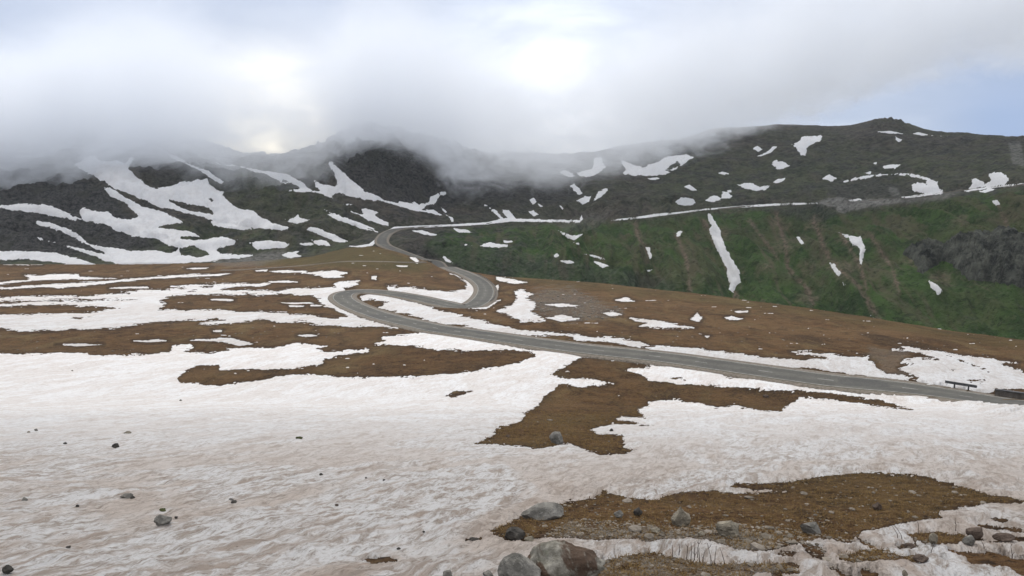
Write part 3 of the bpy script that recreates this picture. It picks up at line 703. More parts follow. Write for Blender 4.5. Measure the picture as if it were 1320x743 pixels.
far('ragged three-cornered snow patch low on the dark slope', tr('O', (1005, 615), (1060, 615), (1100, 580), (1120, 600), (1195, 620), (1140, 640), (1090, 655), (1040, 640)))
far('flat snow lens under the forked band below the glowing cloud', tr('O', (1120, 445), (1180, 450), (1270, 456), (1230, 472), (1160, 470)))
far('forked snow band descending from the sunlit glowing cloud', tr('O', (460, 180), (600, 200), (680, 205), (720, 220), (850, 245), (1000, 262), (1060, 290), (1140, 330), (1180, 375), (1318, 420), (1200, 405), (1100, 405), (1040, 400), (1010, 390), (1080, 385), (1140, 380), (1050, 335), (985, 305), (980, 320), (1050, 360), (970, 335), (900, 290), (840, 260), (730, 245), (680, 217), (560, 207)))
far('horn-shaped snowfield at the foot of the cloud-wrapped central peak', tr('P', (130, 165), (170, 175), (220, 230), (270, 260), (300, 300), (370, 350), (420, 400), (490, 420), (560, 460), (640, 485), (700, 490), (680, 475), (790, 495), (795, 470), (840, 505), (900, 490), (920, 485), (920, 445), (990, 420), (1000, 440), (960, 490), (900, 510), (860, 545), (950, 545), (1010, 580), (970, 580), (880, 560), (800, 550), (700, 520), (620, 490), (550, 475), (460, 465), (360, 450), (280, 430), (200, 410), (150, 420), (190, 465), (120, 430), (80, 410), (60, 375), (30, 355), (35, 320), (90, 345), (190, 365), (215, 340), (180, 260)))
far('thin snow tail trailing from the horn-shaped snowfield', tr('P', (-15, 383), (80, 405), (150, 432), (190, 468), (100, 422), (0, 402)))
far('small snow knob at the upper tip of the horn-shaped snowfield', tr('P', (1000, 410), (1040, 400), (1058, 415), (1030, 432), (1005, 427)))
far('small snow wedge alone on the dark face of the central peak', tr('P', (1095, 360), (1150, 348), (1175, 348), (1120, 387), (1100, 384)))
far(['little straight snow stroke above the curved hook, below the central peak', 'little curved snow hook right above the roadside snow strip'], [tr('P', (1010, 525), (1030, 535), (1055, 560), (1045, 567), (1020, 547)), tr('P', (1030, 570), (1100, 605), (1112, 635), (1088, 637), (1078, 607))])
far('jagged snow streak running down towards the road bend', tr('P', (215, 470), (300, 500), (400, 535), (480, 545), (540, 565), (500, 580), (520, 600), (600, 645), (610, 670), (560, 660), (440, 622), (310, 552), (400, 582), (440, 590), (380, 547), (290, 512)))
far('double-tailed snow streak left of the road bend', tr('P', (110, 540), (200, 580), (320, 620), (480, 680), (500, 690), (420, 682), (520, 716), (430, 702), (300, 652), (180, 612), (120, 572), (160, 575)))
far('bow-shaped snow patch on the slope next to the road bend', tr('K', (-40, 98), (0, 102), (40, 100), (75, 122), (140, 142), (210, 182), (165, 187), (90, 163), (0, 123)))
far('flat oval snow patch at the foot of the left mountain', tr('R', (725, 20), (800, 5), (900, 0), (1000, 12), (1045, 30), (1000, 60), (870, 65), (790, 75)))
far('small pointed snow patch below the flat oval one', tr('R', (970, 120), (1030, 90), (1110, 85), (1095, 105), (1130, 125), (1050, 136)))
far(['small flat snow scrap touching the one by the road bend', 'small snow scrap nearest the bow-shaped patch at the road bend'], [tr('R', (1080, 20), (1200, 16), (1240, 40), (1150, 42)), tr('R', (1200, -4), (1260, 0), (1318, 5), (1360, 35), (1318, 44), (1260, 40))])
far('white snow strip bordering the shelf road from the bend to the stream', tr('K', (165, 195), (200, 205), (260, 205), (330, 195), (370, 165), (400, 135), (470, 98), (600, 92), (800, 84), (1000, 72), (1100, 48), (1150, 52), (1311, 58), (1311, 70), (1150, 68), (1060, 78), (1000, 86), (800, 96), (600, 105), (500, 108), (430, 133), (390, 172), (350, 205), (290, 217), (230, 212)), road=False, grow=-.15, wob=.35, thick=.5)
far('two-pronged snow wedge standing on the shelf road by the stream', tr('B', (668, 338), (720, 365), (745, 395), (760, 394), (740, 362), (765, 362), (795, 396), (850, 398), (1040, 400), (1048, 380), (1052, 402), (1040, 410), (900, 408), (760, 406), (700, 410), (735, 395)), road=False)
far('thin snow line along the shelf road beyond the stream', tr('L', (440, 400), (540, 388), (640, 373), (680, 372), (800, 357), (950, 345), (1100, 335), (1240, 333), (1240, 340), (1100, 345), (950, 353), (800, 364), (680, 380), (560, 395), (440, 406)), road=False, grow=-.15, wob=.35, thick=.5)
far('long narrow snow tongue running down a gully of the green slope', tr('L', (810, 370), (825, 372), (835, 395), (860, 430), (870, 470), (890, 520), (915, 560), (935, 590), (945, 640), (925, 655), (915, 683), (900, 665), (900, 640), (890, 620), (888, 590), (870, 550), (840, 490), (820, 440), (830, 420), (815, 395)), road=False)
far('oval snow patch right above the shelf road', tr('L', (690, 330), (720, 313), (760, 318), (768, 335), (740, 347), (700, 342)))
far('flat snow patch above the shelf road, beside a rounder one', tr('L', (808, 325), (830, 308), (860, 310), (868, 325), (840, 330)))
far(['rounded snow patch above the shelf road, beside a flat one', 'snow speck on the shoulder of the rounded patch'], [tr('L', (865, 300), (880, 290), (915, 308), (895, 320), (870, 315)), tr('L', (890, 285), (905, 285), (908, 294), (893, 294))])
far('wide wavy snow patch on the dark slope above the shelf road', tr('L', (930, 265), (970, 255), (990, 258), (1010, 272), (1058, 268), (1040, 285), (1000, 288), (960, 280)))
far('small slanted snow patch at the end of the wide wavy one', tr('L', (1070, 255), (1085, 242), (1115, 240), (1105, 252), (1080, 260)))
far('butterfly-shaped snow patch on the dark upper slope', tr('L', (1060, 185), (1075, 172), (1100, 175), (1132, 190), (1110, 205), (1085, 205)))
far('large snow patch with a drooping tip, under the bare skyline ridge', tr('L', (1140, 110), (1170, 100), (1180, 80), (1220, 75), (1262, 75), (1250, 95), (1200, 118), (1195, 150), (1175, 150), (1160, 125)))
far('small rounded snow patch above the S-shaped snow streak', tr('L', (985, 122), (1010, 115), (1028, 128), (1010, 138)))
far('thin S-shaped snow streak on the dark upper slope', tr('L', (992, 160), (1050, 135), (1065, 118), (1085, 116), (1060, 140), (1020, 156)))
far('blurred snow patch at the edge of the cloud on the upper slope', tr('L', (832, 130), (850, 105), (888, 102), (860, 118)))
far('faint snow fleck touching the cloud edge', tr('L', (800, 122), (815, 100), (825, 102), (810, 121)))
far('thin snow dash alone in the middle of the dark slope', tr('L', (855, 220), (870, 213), (905, 222), (880, 227)))
far('small mound-shaped snow patch where the old upper track begins', tr('L', (1258, 240), (1285, 225), (1318, 240), (1290, 252)))
far('wide snow sheet with a dark hole, half hidden by cloud', tr('L', (480, 170), (500, 175), (540, 190), (570, 200), (590, 185), (640, 170), (645, 160), (700, 150), (740, 147), (762, 158), (740, 175), (700, 200), (650, 225), (620, 230), (540, 228), (480, 222), (500, 210)), [tr('L', (650, 210), (670, 190), (700, 175), (710, 188), (670, 208))])
far('low snow patch at the cloud base above the stream', tr('L', (240, 215), (265, 207), (310, 232), (270, 233)))
far('snow patch with an upright horn reaching into the cloud', tr('L', (305, 222), (340, 208), (370, 205), (380, 160), (405, 160), (420, 200), (375, 232), (330, 232)))
far('thin snow dash under the wide sheet with the hole', tr('L', (585, 240), (620, 236), (645, 242), (600, 247)))
far('small lumpy snow scrap on the dark slope above the oval patch', tr('L', (725, 272), (745, 262), (772, 285), (755, 288)))
far('upper arm of the broken snow ring above the stream', tr('L', (285, 268), (300, 260), (335, 295), (320, 303), (300, 290)))
far('lower arm of the broken snow ring above the stream', tr('L', (305, 325), (345, 310), (365, 308), (355, 330), (335, 342)))
far('slanted stroke of snow completing the broken ring above the stream', tr('L', (370, 333), (395, 290), (425, 277), (432, 285), (400, 315)))
far(['small snow lozenge above the shelf road, below the dark cliffs', 'thin snow sliver hanging off the small lozenge'], [tr('L', (125, 325), (145, 313), (155, 330), (140, 342)), tr('L', (152, 330), (180, 348), (170, 351))])
far('little snow wedge close above the shelf road snow', tr('L', (122, 368), (140, 365), (168, 380), (145, 387)))
far('tiny slanted snow fleck between the dark cliffs and the stream', tr('L', (240, 340), (260, 355), (255, 363)))
far('small bent snow scrap on the green slope below the shelf road', tr('L', (695, 450), (705, 443), (718, 445), (708, 462), (695, 468)))
far('short upright snow streak in a gully of the green slope', tr('L', (577, 505), (590, 505), (600, 540), (592, 555), (585, 530)))
far(['V-shaped snow patch in the stream bed below the shelf road', 'small snow tip just under the V-shaped patch in the stream bed'], [tr('L', (240, 442), (290, 462), (335, 455), (300, 480), (275, 470)), tr('L', (290, 485), (320, 490), (318, 498))])
far('upper of two thin snow slashes on the green bench', tr('L', (340, 532), (380, 537), (440, 555), (400, 553)))
far('lower of two thin snow slashes on the green bench', tr('L', (365, 558), (400, 565), (438, 578), (410, 586)))
far('flat snow dash on the rim of the dark bank', tr('L', (242, 558), (280, 556), (310, 567), (270, 569)))
far('small round snow spot on the green bench', tr('L', (216, 535), (235, 529), (245, 540), (225, 546)))
far('minute snow dash at the far end of the green bench', tr('L', (568, 595), (602, 592), (590, 602)))
far('ragged wide snow patch on the green bench below the road snow', tr('B', (655, 500), (690, 487), (765, 495), (760, 506), (700, 507)))
far('slim snow dash above the ragged patch on the bench', tr('L', (25, 480), (60, 480), (65, 488), (30, 489)))
far('small pointed snow streak at the rim of the dark bank by the road', tr('B', (588, 491), (630, 500), (598, 500)))
far('long thin snow streak just under the shelf road', tr('B', (383, 440), (430, 441), (510, 464), (440, 457)))
far('thin snow streak under the shelf road, nearer the stream', tr('B', (548, 432), (600, 436), (632, 450), (570, 448)))
far('thin snow streak just below the summit knob of the skyline', tr('C', (735, 120), (800, 117), (858, 128), (800, 127)))
far('thin snow streak on the skyline beside the summit knob', tr('C', (885, 128), (910, 121), (950, 132), (1040, 138), (920, 135)))
far('small bent snow scrap below the skyline streaks', tr('C', (820, 138), (850, 152), (835, 160), (822, 150)))
far('flat snow lens above the curving old track', tr('C', (770, 255), (790, 245), (845, 248), (820, 262), (780, 263)))
far('tiny snow fleck above the start of the old track', tr('C', (728, 240), (750, 237), (747, 247)))
far('small snow scrap right over the old track', tr('C', (698, 281), (728, 272), (726, 286)))
far('hook-shaped snow arc following the old track down to the road', tr('C', (620, 310), (700, 290), (800, 280), (870, 281), (940, 295), (985, 315), (990, 340), (1015, 352), (950, 358), (890, 350), (885, 325), (910, 315), (945, 325), (940, 305), (870, 288), (800, 288), (700, 300), (622, 316)), road=False)
far('narrow snow strip on the upper edge of the road under the hook', tr('C', (845, 372), (950, 356), (1015, 351), (1000, 360), (850, 378)), road=False)
far(['humped snow bank beside the road at the top of the green slope', 'thin snow strip along the road under the humped bank'], [tr('C', (1080, 345), (1120, 325), (1115, 300), (1135, 300), (1170, 320), (1195, 310), (1180, 280), (1230, 275), (1262, 305), (1240, 325), (1150, 335)), tr('C', (1080, 348), (1200, 328), (1318, 318), (1500, 300), (1500, 307), (1318, 325), (1200, 336), (1100, 352))], road=False)
far('small snow lens on the lower side of the road by the humped bank', tr('C', (1145, 352), (1180, 338), (1215, 342), (1170, 356)), road=False)
far('short snow strip by the grey scree on the road', tr('C', (640, 384), (680, 378), (700, 384), (650, 390)), road=False)
far('broad-headed snow tongue tapering down the green slope', tr('C', (605, 510), (640, 520), (690, 528), (705, 570), (690, 635), (682, 620), (685, 570), (650, 550), (640, 530)))
far('thin snow dash on the brown scar of the green slope', tr('C', (435, 520), (450, 525), (470, 553), (457, 556)))
far('upper scrap of snow in the narrow gully below the brown scar', tr('C', (567, 625), (582, 630), (612, 665), (605, 679), (588, 665)))
far('lower scrap of snow in the narrow gully below the brown scar', tr('C', (614, 699), (637, 712), (620, 714)))
far('small snow scrap at the top of the green slope', tr('C', (1192, 385), (1215, 382), (1228, 402), (1210, 404)))
far('snow wedge on top of the dark rock outcrop', tr('C', (1245, 520), (1280, 510), (1318, 545), (1340, 565), (1318, 562), (1280, 540)))
far('short slanted snow patch under the dark rock outcrop', tr('C', (945, 692), (975, 705), (1005, 735), (985, 747), (965, 725)))
far('small snow streak at the bottom of the brown gully', tr('F', (713, 221), (737, 235), (767, 255), (740, 246)))
far('tiny snow streak in the lowest gully next to the brow', tr('F', (597, 244), (627, 262), (610, 261)))

# thin broken remnants of snow on the meadow
nz = fbm(SS*24 + lnY*3, lnY*95, 5, 95, .68)
d = (nz - .44 - .1*fbm(SS*9, lnY*9, 2, 97))*60
edge = snow_cover.copy()
d = np.where((~FAR) & (YY > 75) & (YY < 420) & (ROADD > 6) & (snow_cover < -1.5) & (UU > -60) & (UU < 1380), d, -9)
d -= 8*sstep(1.0, .2, UU/700)*0
lift = np.where(d > 0, .12*(1 - np.exp(-np.maximum(d, 0)/3)), np.maximum(d, -4)*.05)
rem = grid_sub('snow', cells(d > -1.5), Z + lift, M['snow_mid']); tag(rem, 'thin broken streaks of old snow scattered over the brown meadow', 'snow remnants', kind='stuff')
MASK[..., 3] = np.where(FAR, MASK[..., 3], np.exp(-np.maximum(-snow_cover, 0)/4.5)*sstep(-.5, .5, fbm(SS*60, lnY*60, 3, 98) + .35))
# ------------------------------------------------------------------ ground sheets
CROWN = np.where(snow_cover > 1.5, -.02 - .0008*YY, 0)      # the earth stays clear below the snow
Zg = Z + CROWN
cellfar = FAR[:-1, :-1]
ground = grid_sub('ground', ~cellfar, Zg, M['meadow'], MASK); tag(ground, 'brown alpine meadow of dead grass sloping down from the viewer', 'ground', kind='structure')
hills = grid_sub('hillside', cellfar, Zg, M['hill'], MASK); tag(hills, 'mountain slopes with green grass, dark rock and brown gullies', 'hillside', kind='structure')
del Zg

# dark crags on the green slope, laid over the hillside
def draped(name, poly, mat, h, sel, noise_):
    d = sdf(poly, sel=sel) + fbm(SS*60, lnY*80, 4, 81, .6)*7
    lift = np.where(d > 0, h*(1 - np.exp(-np.maximum(d, 0)/7))*(.35 + noise_), np.maximum(d, -5)*h/8)
    o = grid_sub(name, cells((d > -3) & sel), Z + lift, mat)
    o.data.polygons.foreach_set('use_smooth', np.zeros(len(o.data.polygons), dtype=bool)); return o
CR = fbm(XX/26 + .4*fbm(XX/30, YY/30, 2, 83), YY/20, 6, 82, .62, ridged=True)*1.3 + np.abs(fbm(XX/7, YY/12, 4, 85, .65))*1.0
outcrop = draped('rock_outcrop', tr('C', (850, 590), (880, 570), (930, 545), (1010, 560), (1040, 535), (1100, 520), (1180, 520), (1220, 500), (1318, 520), (1500, 530), (1600, 640), (1450, 740), (1318, 725), (1200, 700), (1100, 690), (1050, 640), (1000, 620), (950, 650), (920, 670), (890, 620)), M['crag'], 6.0, FAR, CR)
tag(outcrop, 'dark craggy rock outcrop breaking through the green slope', 'rock outcrop')

# ------------------------------------------------------------------ roads
def ribbon(name, P, N, offs, zoff, mat, drop=.5, w_edge=True):
    """strip along the path P with cross offsets OFFS; ends folded down at its edges"""
    offs = list(offs); zs = [zoff]*len(offs)
    if w_edge: offs = [offs[0] - .15] + offs + [offs[-1] + .15]; zs = [zoff - drop] + zs + [zoff - drop]
    n, k = len(P), len(offs)
    co = np.zeros((n, k, 3))
    for j, (o, zz) in enumerate(zip(offs, zs)):
        co[:, j, 0] = P[:, 0] + N[:, 0]*o; co[:, j, 1] = P[:, 1] + N[:, 1]*o; co[:, j, 2] = P[:, 2] + zz
    i, j = np.meshgrid(np.arange(n - 1), np.arange(k - 1), indexing='ij')
    q = np.stack([i*k + j, i*k + j + 1, (i+1)*k + j + 1, (i+1)*k + j], axis=-1).reshape(-1, 4)
    o = mesh_np(name, co.reshape(-1, 3), q[:, ::-1], mat)
    at = o.data.attributes.new('across', 'FLOAT', 'POINT'); at.data.foreach_set('value', np.tile(np.array(offs, dtype=np.float32), n))
    return o
road = ribbon('road', RP, RN, (-HALF, -2.4, -1.6, -.8, 0, .8, 1.6, 2.4, HALF), 0.0, M['asphalt']); tag(road, 'narrow grey asphalt mountain road with two hairpin bends', 'road', kind='structure')
sho = ribbon('verge', RP, RN, (-HALF - 1.3, -HALF, HALF, HALF + 1.3), -.07, M['gravel_grey'], .35); tag(sho, 'narrow gravel verge along both sides of the asphalt road', 'verge', kind='structure')
d_al = np.concatenate([[0], np.cumsum(np.linalg.norm(np.diff(RP[:, :2], axis=0), axis=1))])
nearroad = np.hypot(RP[:, 0], RP[:, 1]) < 400
for o in (-HALF + .28, HALF - .28):
    e = ribbon('road_marking', RP[nearroad], RN[nearroad], (o - .06, o + .06), .006, M['paint'], w_edge=False)
    tag(e, 'worn pale edge line painted along the asphalt road', 'road marking', 'painted edge lines of the road', 'structure')
# worn centre dashes, one sheet of paint
dash = ((d_al % 9) < 4) & (np.hypot(RP[:, 0], RP[:, 1]) < 300)
segs = []
i = 0
cos, qs, off = [], [], 0
while i < len(RP) - 1:
    if dash[i]:
        j = i
        while j < len(RP) - 1 and dash[j+1]: j += 1
        if j > i:
            a, b = RP[i], RP[j]
            for p, nn in ((RP[i], RN[i]), (RP[j], RN[j])):
                cos += [(p[0] - nn[0]*.06, p[1] - nn[1]*.06, p[2] + .02), (p[0] + nn[0]*.06, p[1] + nn[1]*.06, p[2] + .02)]
            qs.append((off, off + 1, off + 3, off + 2)); off += 4
        i = j + 1
    else: i += 1
o = mesh_np('road_marking', np.array(cos), np.array(qs)[:, ::-1], M['paint']); tag(o, 'worn dashed centre line of the asphalt road', 'road marking', kind='structure')

TP = resample(catmull(np.array([tuple(hit(*p)) for p in tr('K', (-500, 345), (-200, 330), (0, 315), (100, 302), (250, 294), (450, 297), (560, 300), (640, 300))]), 10), 2)
for i in range(len(TP)): TP[i, 2] = ground_z(TP[i, 0], TP[i, 1])
TP = smooth_path(TP, 9, 2, True)
TD = np.gradient(TP[:, :2], axis=0); TD /= np.linalg.norm(TD, axis=1)[:, None] + 1e-9
TN = np.stack([-TD[:, 1], TD[:, 0]], axis=1)
track = ribbon('path', TP, TN, (-1.3, 0, 1.3), .22, M['gravel_grey']); tag(track, 'old gravel track crossing the mound to the road', 'track', kind='structure')
Z = Z + TOP                                    # from here on things stand on top of the snow
# ------------------------------------------------------------------ stones
def rock_mesh(name, wx, wy, hz, seed, cuts=7, sub=3, rough=.10, peak=0.0):
    rnd = random.Random(seed)
    bm = bmesh.new(); bmesh.ops.create_icosphere(bm, subdivisions=sub, radius=1)
    planes = []
    for k in range(cuts):
        d = Vector((rnd.uniform(-1, 1), rnd.uniform(-1, 1), rnd.uniform(-.25, 1))).normalized(); planes.append((d, rnd.uniform(.55, .82)))
    off = Vector((rnd.uniform(-50, 50), rnd.uniform(-50, 50), rnd.uniform(-50, 50)))
    for v in bm.verts:
        p = v.co.copy()
        for d, h in planes:
            e = p.dot(d) - h
            if e > 0: p -= d*e*.92
        p *= 1 + rough*mnoise.fractal(p*1.7 + off, .9, 2.1, 4) + rough*.35*mnoise.noise(p*6 + off)
        if peak: p.x *= 1 - peak*max(0, p.z); p.y *= 1 - peak*max(0, p.z)
        v.co = p
    lo = min(v.co.z for v in bm.verts); hi = max(v.co.z for v in bm.verts)
    xs = [v.co.x for v in bm.verts]; ys = [v.co.y for v in bm.verts]
    for v in bm.verts:
        v.co = Vector(((v.co.x - (max(xs)+min(xs))/2)/(max(xs)-min(xs))*wx, (v.co.y - (max(ys)+min(ys))/2)/(max(ys)-min(ys))*wy, (v.co.z - lo)/(hi - lo)*hz))
    me = bpy.data.meshes.new(name); bm.to_mesh(me); bm.free()
    for p in me.polygons: p.use_smooth = False
    return me

_seed = [100]
def rock(label, u, v, wpx, hpx, mat='rock_grey', cat='rock', depth=.9, peak=0., tilt=0., sub=4, cuts=10, group=None, rot=0., rough=.16):
    """u, v: middle of its visible foot; wpx, hpx: its size in the photograph"""
    _seed[0] += 1
    p = hit(u, v); sc = p.y*1.0/F*(CP - (p.z/p.y)*SP)
    sc *= 1 if hpx > 12 else (.86 if hpx > 7 else .72)
    wx, hz = wpx*sc*.92, hpx*sc*.9
    if hpx < 9: hz *= .72
    sink = hz*(.28 if hpx > 9 else .7)
    me = rock_mesh('rock', wx, wx*depth, hz + sink, _seed[0], peak=peak, sub=sub, cuts=cuts, rough=rough)
    me.materials.append(M[mat])
    o = bpy.data.objects.new('rock' if cat == 'rock' else cat.replace(' ', '_'), me); C.objects.link(o)
    y = p.y + wx*depth*.42
    x = p.x*y/p.y
    o.location = (x, y, min(p.z, ground_z(x, y) + .02) - sink*.75); o.rotation_euler = (tilt*.3, tilt, rot)
    return tag(o, label, cat, group)

# the two boulders at the bottom edge
def boulder(label, u0, u1, vtop, vfoot, ydepth, seed, mat, skew=0, cuts=6):
    uc = (u0 + u1)/2
    p = hit(uc, vfoot); sc = p.y/F
    w = (u1 - u0)*sc; h = (vfoot - vtop)*sc*1.05
    me = rock_mesh('boulder', w, w*ydepth, h*1.25, seed, cuts=cuts + 5, sub=5, rough=.13)
    zt = max(v.co.z for v in me.vertices)
    for v in me.vertices:
        t = v.co.z/zt; v.co.x = v.co.x*(1 - .22*t*t) + skew*w*.35*t; v.co.y *= 1 - .25*t
    for q in me.polygons: q.use_smooth = True
    me.materials.append(M[mat]); o = bpy.data.objects.new('boulder', me); C.objects.link(o)
    o.location = (p.x, p.y + w*ydepth*.30, p.z - h*.22)
    return tag(o, label, 'boulder')
boulder('big rounded grey boulder with rusty brown faces in the bottom foreground', 668, 786, 703, 754, .6, 23, 'boulder', .25, 5)
boulder('smaller rounded grey boulder leaning against the big rusty one', 636, 702, 719, 756, .8, 5, 'rock_grey', .1, 4)

rock('flat slanting grey slab at the top edge of the brown patch', 700, 671, 62, 19, 'rock_grey', depth=.5, tilt=-.12, sub=4, cuts=9, rough=.06)
rock('dark bluish stone at the snow edge above the big boulder', 664, 697, 30, 14, 'rock_dark', sub=3)
rock('small brown-grey stone next to the dark bluish one', 682, 698, 16, 8, 'rock_tan')
rock('dark blocky stone with a pale cap on the brown patch', 822, 666, 16, 12, 'rock_dark', cuts=9)
rock('rounded grey stone just left of the dark blocky one', 797, 668, 16, 11, 'rock_grey')
rock('pointed pale grey stone standing upright in the brown grass', 877, 679, 28, 25, 'rock_tan', peak=.55, sub=4, cuts=9, depth=.7)
rock('lumpy pale grey stone beside the snow edge, right of the pointed one', 938, 693, 34, 19, 'rock_tan', sub=4, peak=.3)
rock('long slanting grey stone at the lower edge of the brown patch', 1042, 690, 32, 16, 'rock_grey', depth=.6, tilt=.25, cuts=9)
rock('dark reddish triangular stone in the grass of the brown patch', 1130, 658, 15, 11, 'rock_red', peak=.4)
rock('white stone at the snow margin left of the pointed grey stone', 845, 688, 17, 8, 'rock_tan')
rock('small pale stone between the pointed and the lumpy grey stones', 904, 691, 14, 7, 'rock_tan')
rock('dark red-brown boulder in the snow at the dry stalks', 1255, 696, 23, 14, 'rock_red', sub=4, cuts=9)
rock('grey angular stone leaning on the dark red-brown boulder', 1246, 703, 16, 13, 'rock_grey', cuts=9, tilt=.3)
rock('wide dark brown stone half sunk in snow at the frame edge', 1293, 699, 34, 11, 'rock_red', depth=.6, cuts=9)
rock('brown block with a pale face at the end of a bare soil strip', 1203, 702, 13, 14, 'rock_tan', cuts=10)
rock('small brown stone on the snow close to the bottom edge', 1166, 744, 9, 10, 'rock_tan', peak=.3)
rock('dark flat stone on the bare soil in the lower snow', 1172, 706, 22, 7, 'rock_red', depth=.6)
rock('rough dark soil clod at the tip of the bare strip', 1185, 727, 26, 10, 'rock_red', sub=4, rough=.25)
rock('small grey stone at the tip of the brown tongue below the road', 717, 573, 20, 17, 'rock_grey', peak=.3)
rock('tiny pinkish-grey stone on the brown tongue', 655, 564, 9, 5, 'rock_red')
rock('grey stone on the brown strip close to the road', 987, 513, 12, 7, 'rock_red')
rock('small dark stone on a spit of snow beside the brown tongue', 788, 556, 8, 5, 'rock_dark')
rock('black angular stone alone on the clean snow', 149, 578, 13, 8, 'rock_dark', cuts=9)
rock('black stone with a flat foot, right of the slab on the snow', 227, 669, 7, 5, 'rock_dark')
rock('flat grey-brown slab lying on the dirty snow', 213, 678, 25, 14, 'rock_grey', depth=.6, tilt=-.3, cuts=9)
rock('mossy green stone just above the flat slab on the snow', 210, 660, 13, 6, 'rock_moss')
rock('grey wedge-shaped stone on the snow with a dark tip', 163, 643, 19, 8, 'rock_grey', tilt=.2, cuts=9)
rock('dark pebble touching the grey wedge-shaped stone', 171, 643, 9, 5, 'rock_dark')
rock('small grey pebble near the left edge of the snow', 32, 646, 11, 6, 'rock_grey')
rock('black pebble between the grey pebble and the slab', 100, 654, 8, 5, 'rock_dark')
rock('dark stone in a pair on the middle of the snowfield', 302, 649, 12, 5, 'rock_dark')
rock('grey flake lying just behind the dark stone of the pair', 298, 645, 10, 4, 'rock_grey', depth=.5)
rock('grey pebble in a pair near the top of the dirty snow', 47, 556, 7, 5, 'rock_grey')
rock('brown flat pebble beside the grey one near the top of the snow', 37, 558, 7, 3, 'rock_tan')
rock('small dark pebble between the pair and the black angular stone', 84, 573, 7, 4, 'rock_dark')
rock('flat brownish pebble up-slope of the black angular stone', 165, 559, 16, 5, 'rock_tan', depth=.5)
rock('dark speck of stone on the bright snow under the long brown island', 233, 517, 5, 3, 'rock_dark')
rock('dark pebble at the head of a thin crack in the snow', 414, 613, 8, 4, 'rock_dark')
rock('tiny dark pebble, first right of the crack head', 472, 617, 5, 3, 'rock_dark')
rock('tiny dark pebble, second right of the crack head', 495, 620, 5, 3, 'rock_dark')
rock('greyish-green flat stone near the upper middle of the dirty snow', 386, 566, 14, 5, 'rock_moss', depth=.5)
rock('dark pebble low on the dirty snow towards the brown patch', 546, 687, 6, 4, 'rock_dark')
rock('dark pebble on the lower dirty snow', 514, 709, 9, 4, 'rock_dark')
rock('brown pebble near the bottom of the dirty snow', 434, 653, 8, 4, 'rock_red')
rock('dark flat stone at the snow edge before the flat slab', 611, 697, 22, 5, 'rock_dark', depth=.5)
rock('small dark stone in the bottom left corner of the snow', 10, 741, 18, 12, 'rock_dark')
rock('dark pebble on the lower left snow', 88, 707, 9, 4, 'rock_dark')
rock('dark grey stone at the bottom frame edge beside the boulders', 577, 745, 16, 9, 'rock_grey')
rock('grey stone at the foot of the smaller boulder', 629, 745, 18, 8, 'rock_grey')

# loose gravel on the bare earth near the viewer: too many to count
rnd = random.Random(5)
base = rock_mesh('gravel', 1, .9, .7, 900, sub=1, cuts=4)
bv = np.array([v.co[:] for v in base.vertices]); bf = np.array([p.vertices[:] for p in base.polygons]); bpy.data.meshes.remove(base)
def inside(poly, x, y):
    r = False; n = len(poly)
    for i in range(n):
        ax, ay = poly[i]; bx, by = poly[(i+1) % n]
        if (ay > y) != (by > y) and x < (bx - ax)*(y - ay)/(by - ay) + ax: r = not r
    return r
def snow_at(x, y): return sample(snow_cover, x/y, y)
TALUS = tr('M', (120, 70), (180, 40), (300, 40), (380, 75), (420, 105), (490, 110), (480, 150), (330, 160), (200, 145), (150, 120))
MIDS = [(0, 345), (420, 335), (520, 335), (640, 372), (850, 382), (1000, 398), (1150, 420), (1320, 446), (1320, 480), (880, 455), (700, 440), (560, 418), (440, 430), (300, 470), (0, 455)]
GRAV = [(TALUS, 420), (MIDS, 700), (H1, 260), (tr('H', (880, 600), (960, 540), (1060, 520), (1318, 540)) + tr('I', (60, 545), (200, 540), (420, 560), (640, 600), (440, 622), (340, 655), (200, 645), (100, 615), (0, 605)), 1500),
        (H2, 800), (H3, 500), (tr('I', (340, 640), (640, 600), (700, 570), (950, 600), (940, 700), (500, 740), (300, 720)), 500)]
cos, fs, off = [], [], 0
for poly, n in GRAV:
    P = np.array(poly); x0, y0 = P.min(0); x1, y1 = P.max(0)
    small = poly is not TALUS and poly is not MIDS
    for k in range(n*3):
        if n <= 0: break
        u, v = rnd.uniform(x0, x1), rnd.uniform(y0, min(y1, 760))
        if not inside(poly, u, v): continue
        p = hit(u, v)
        if snow_at(p.x, p.y) > -1.0: continue
        s = min(.16, .011*math.exp(abs(rnd.gauss(0, .75))))*(p.y/8)**.4
        if not small: s = rnd.choice((.25, .4, .6, .9)) if poly is TALUS else rnd.choice((.12, .16, .2, .35))
        a = rnd.uniform(0, 6.28); ca, sa = math.cos(a), math.sin(a)
        sx, sy, sz = s*rnd.uniform(.7, 1.4), s*rnd.uniform(.7, 1.2), s*rnd.uniform(.4, .9)
        q = bv*np.array([sx, sy, sz])
        q = np.stack([q[:, 0]*ca - q[:, 1]*sa + p.x, q[:, 0]*sa + q[:, 1]*ca + p.y, q[:, 2] + p.z - sz*.25], axis=1)
        cos.append(q); fs.append(bf + off); off += len(bv); n -= 1
g = mesh_np('gravel', np.concatenate(cos), np.concatenate(fs), M['gravel_grey'], smooth=False); tag(g, 'loose grey gravel strewn over the bare brown earth', 'gravel', kind='stuff')

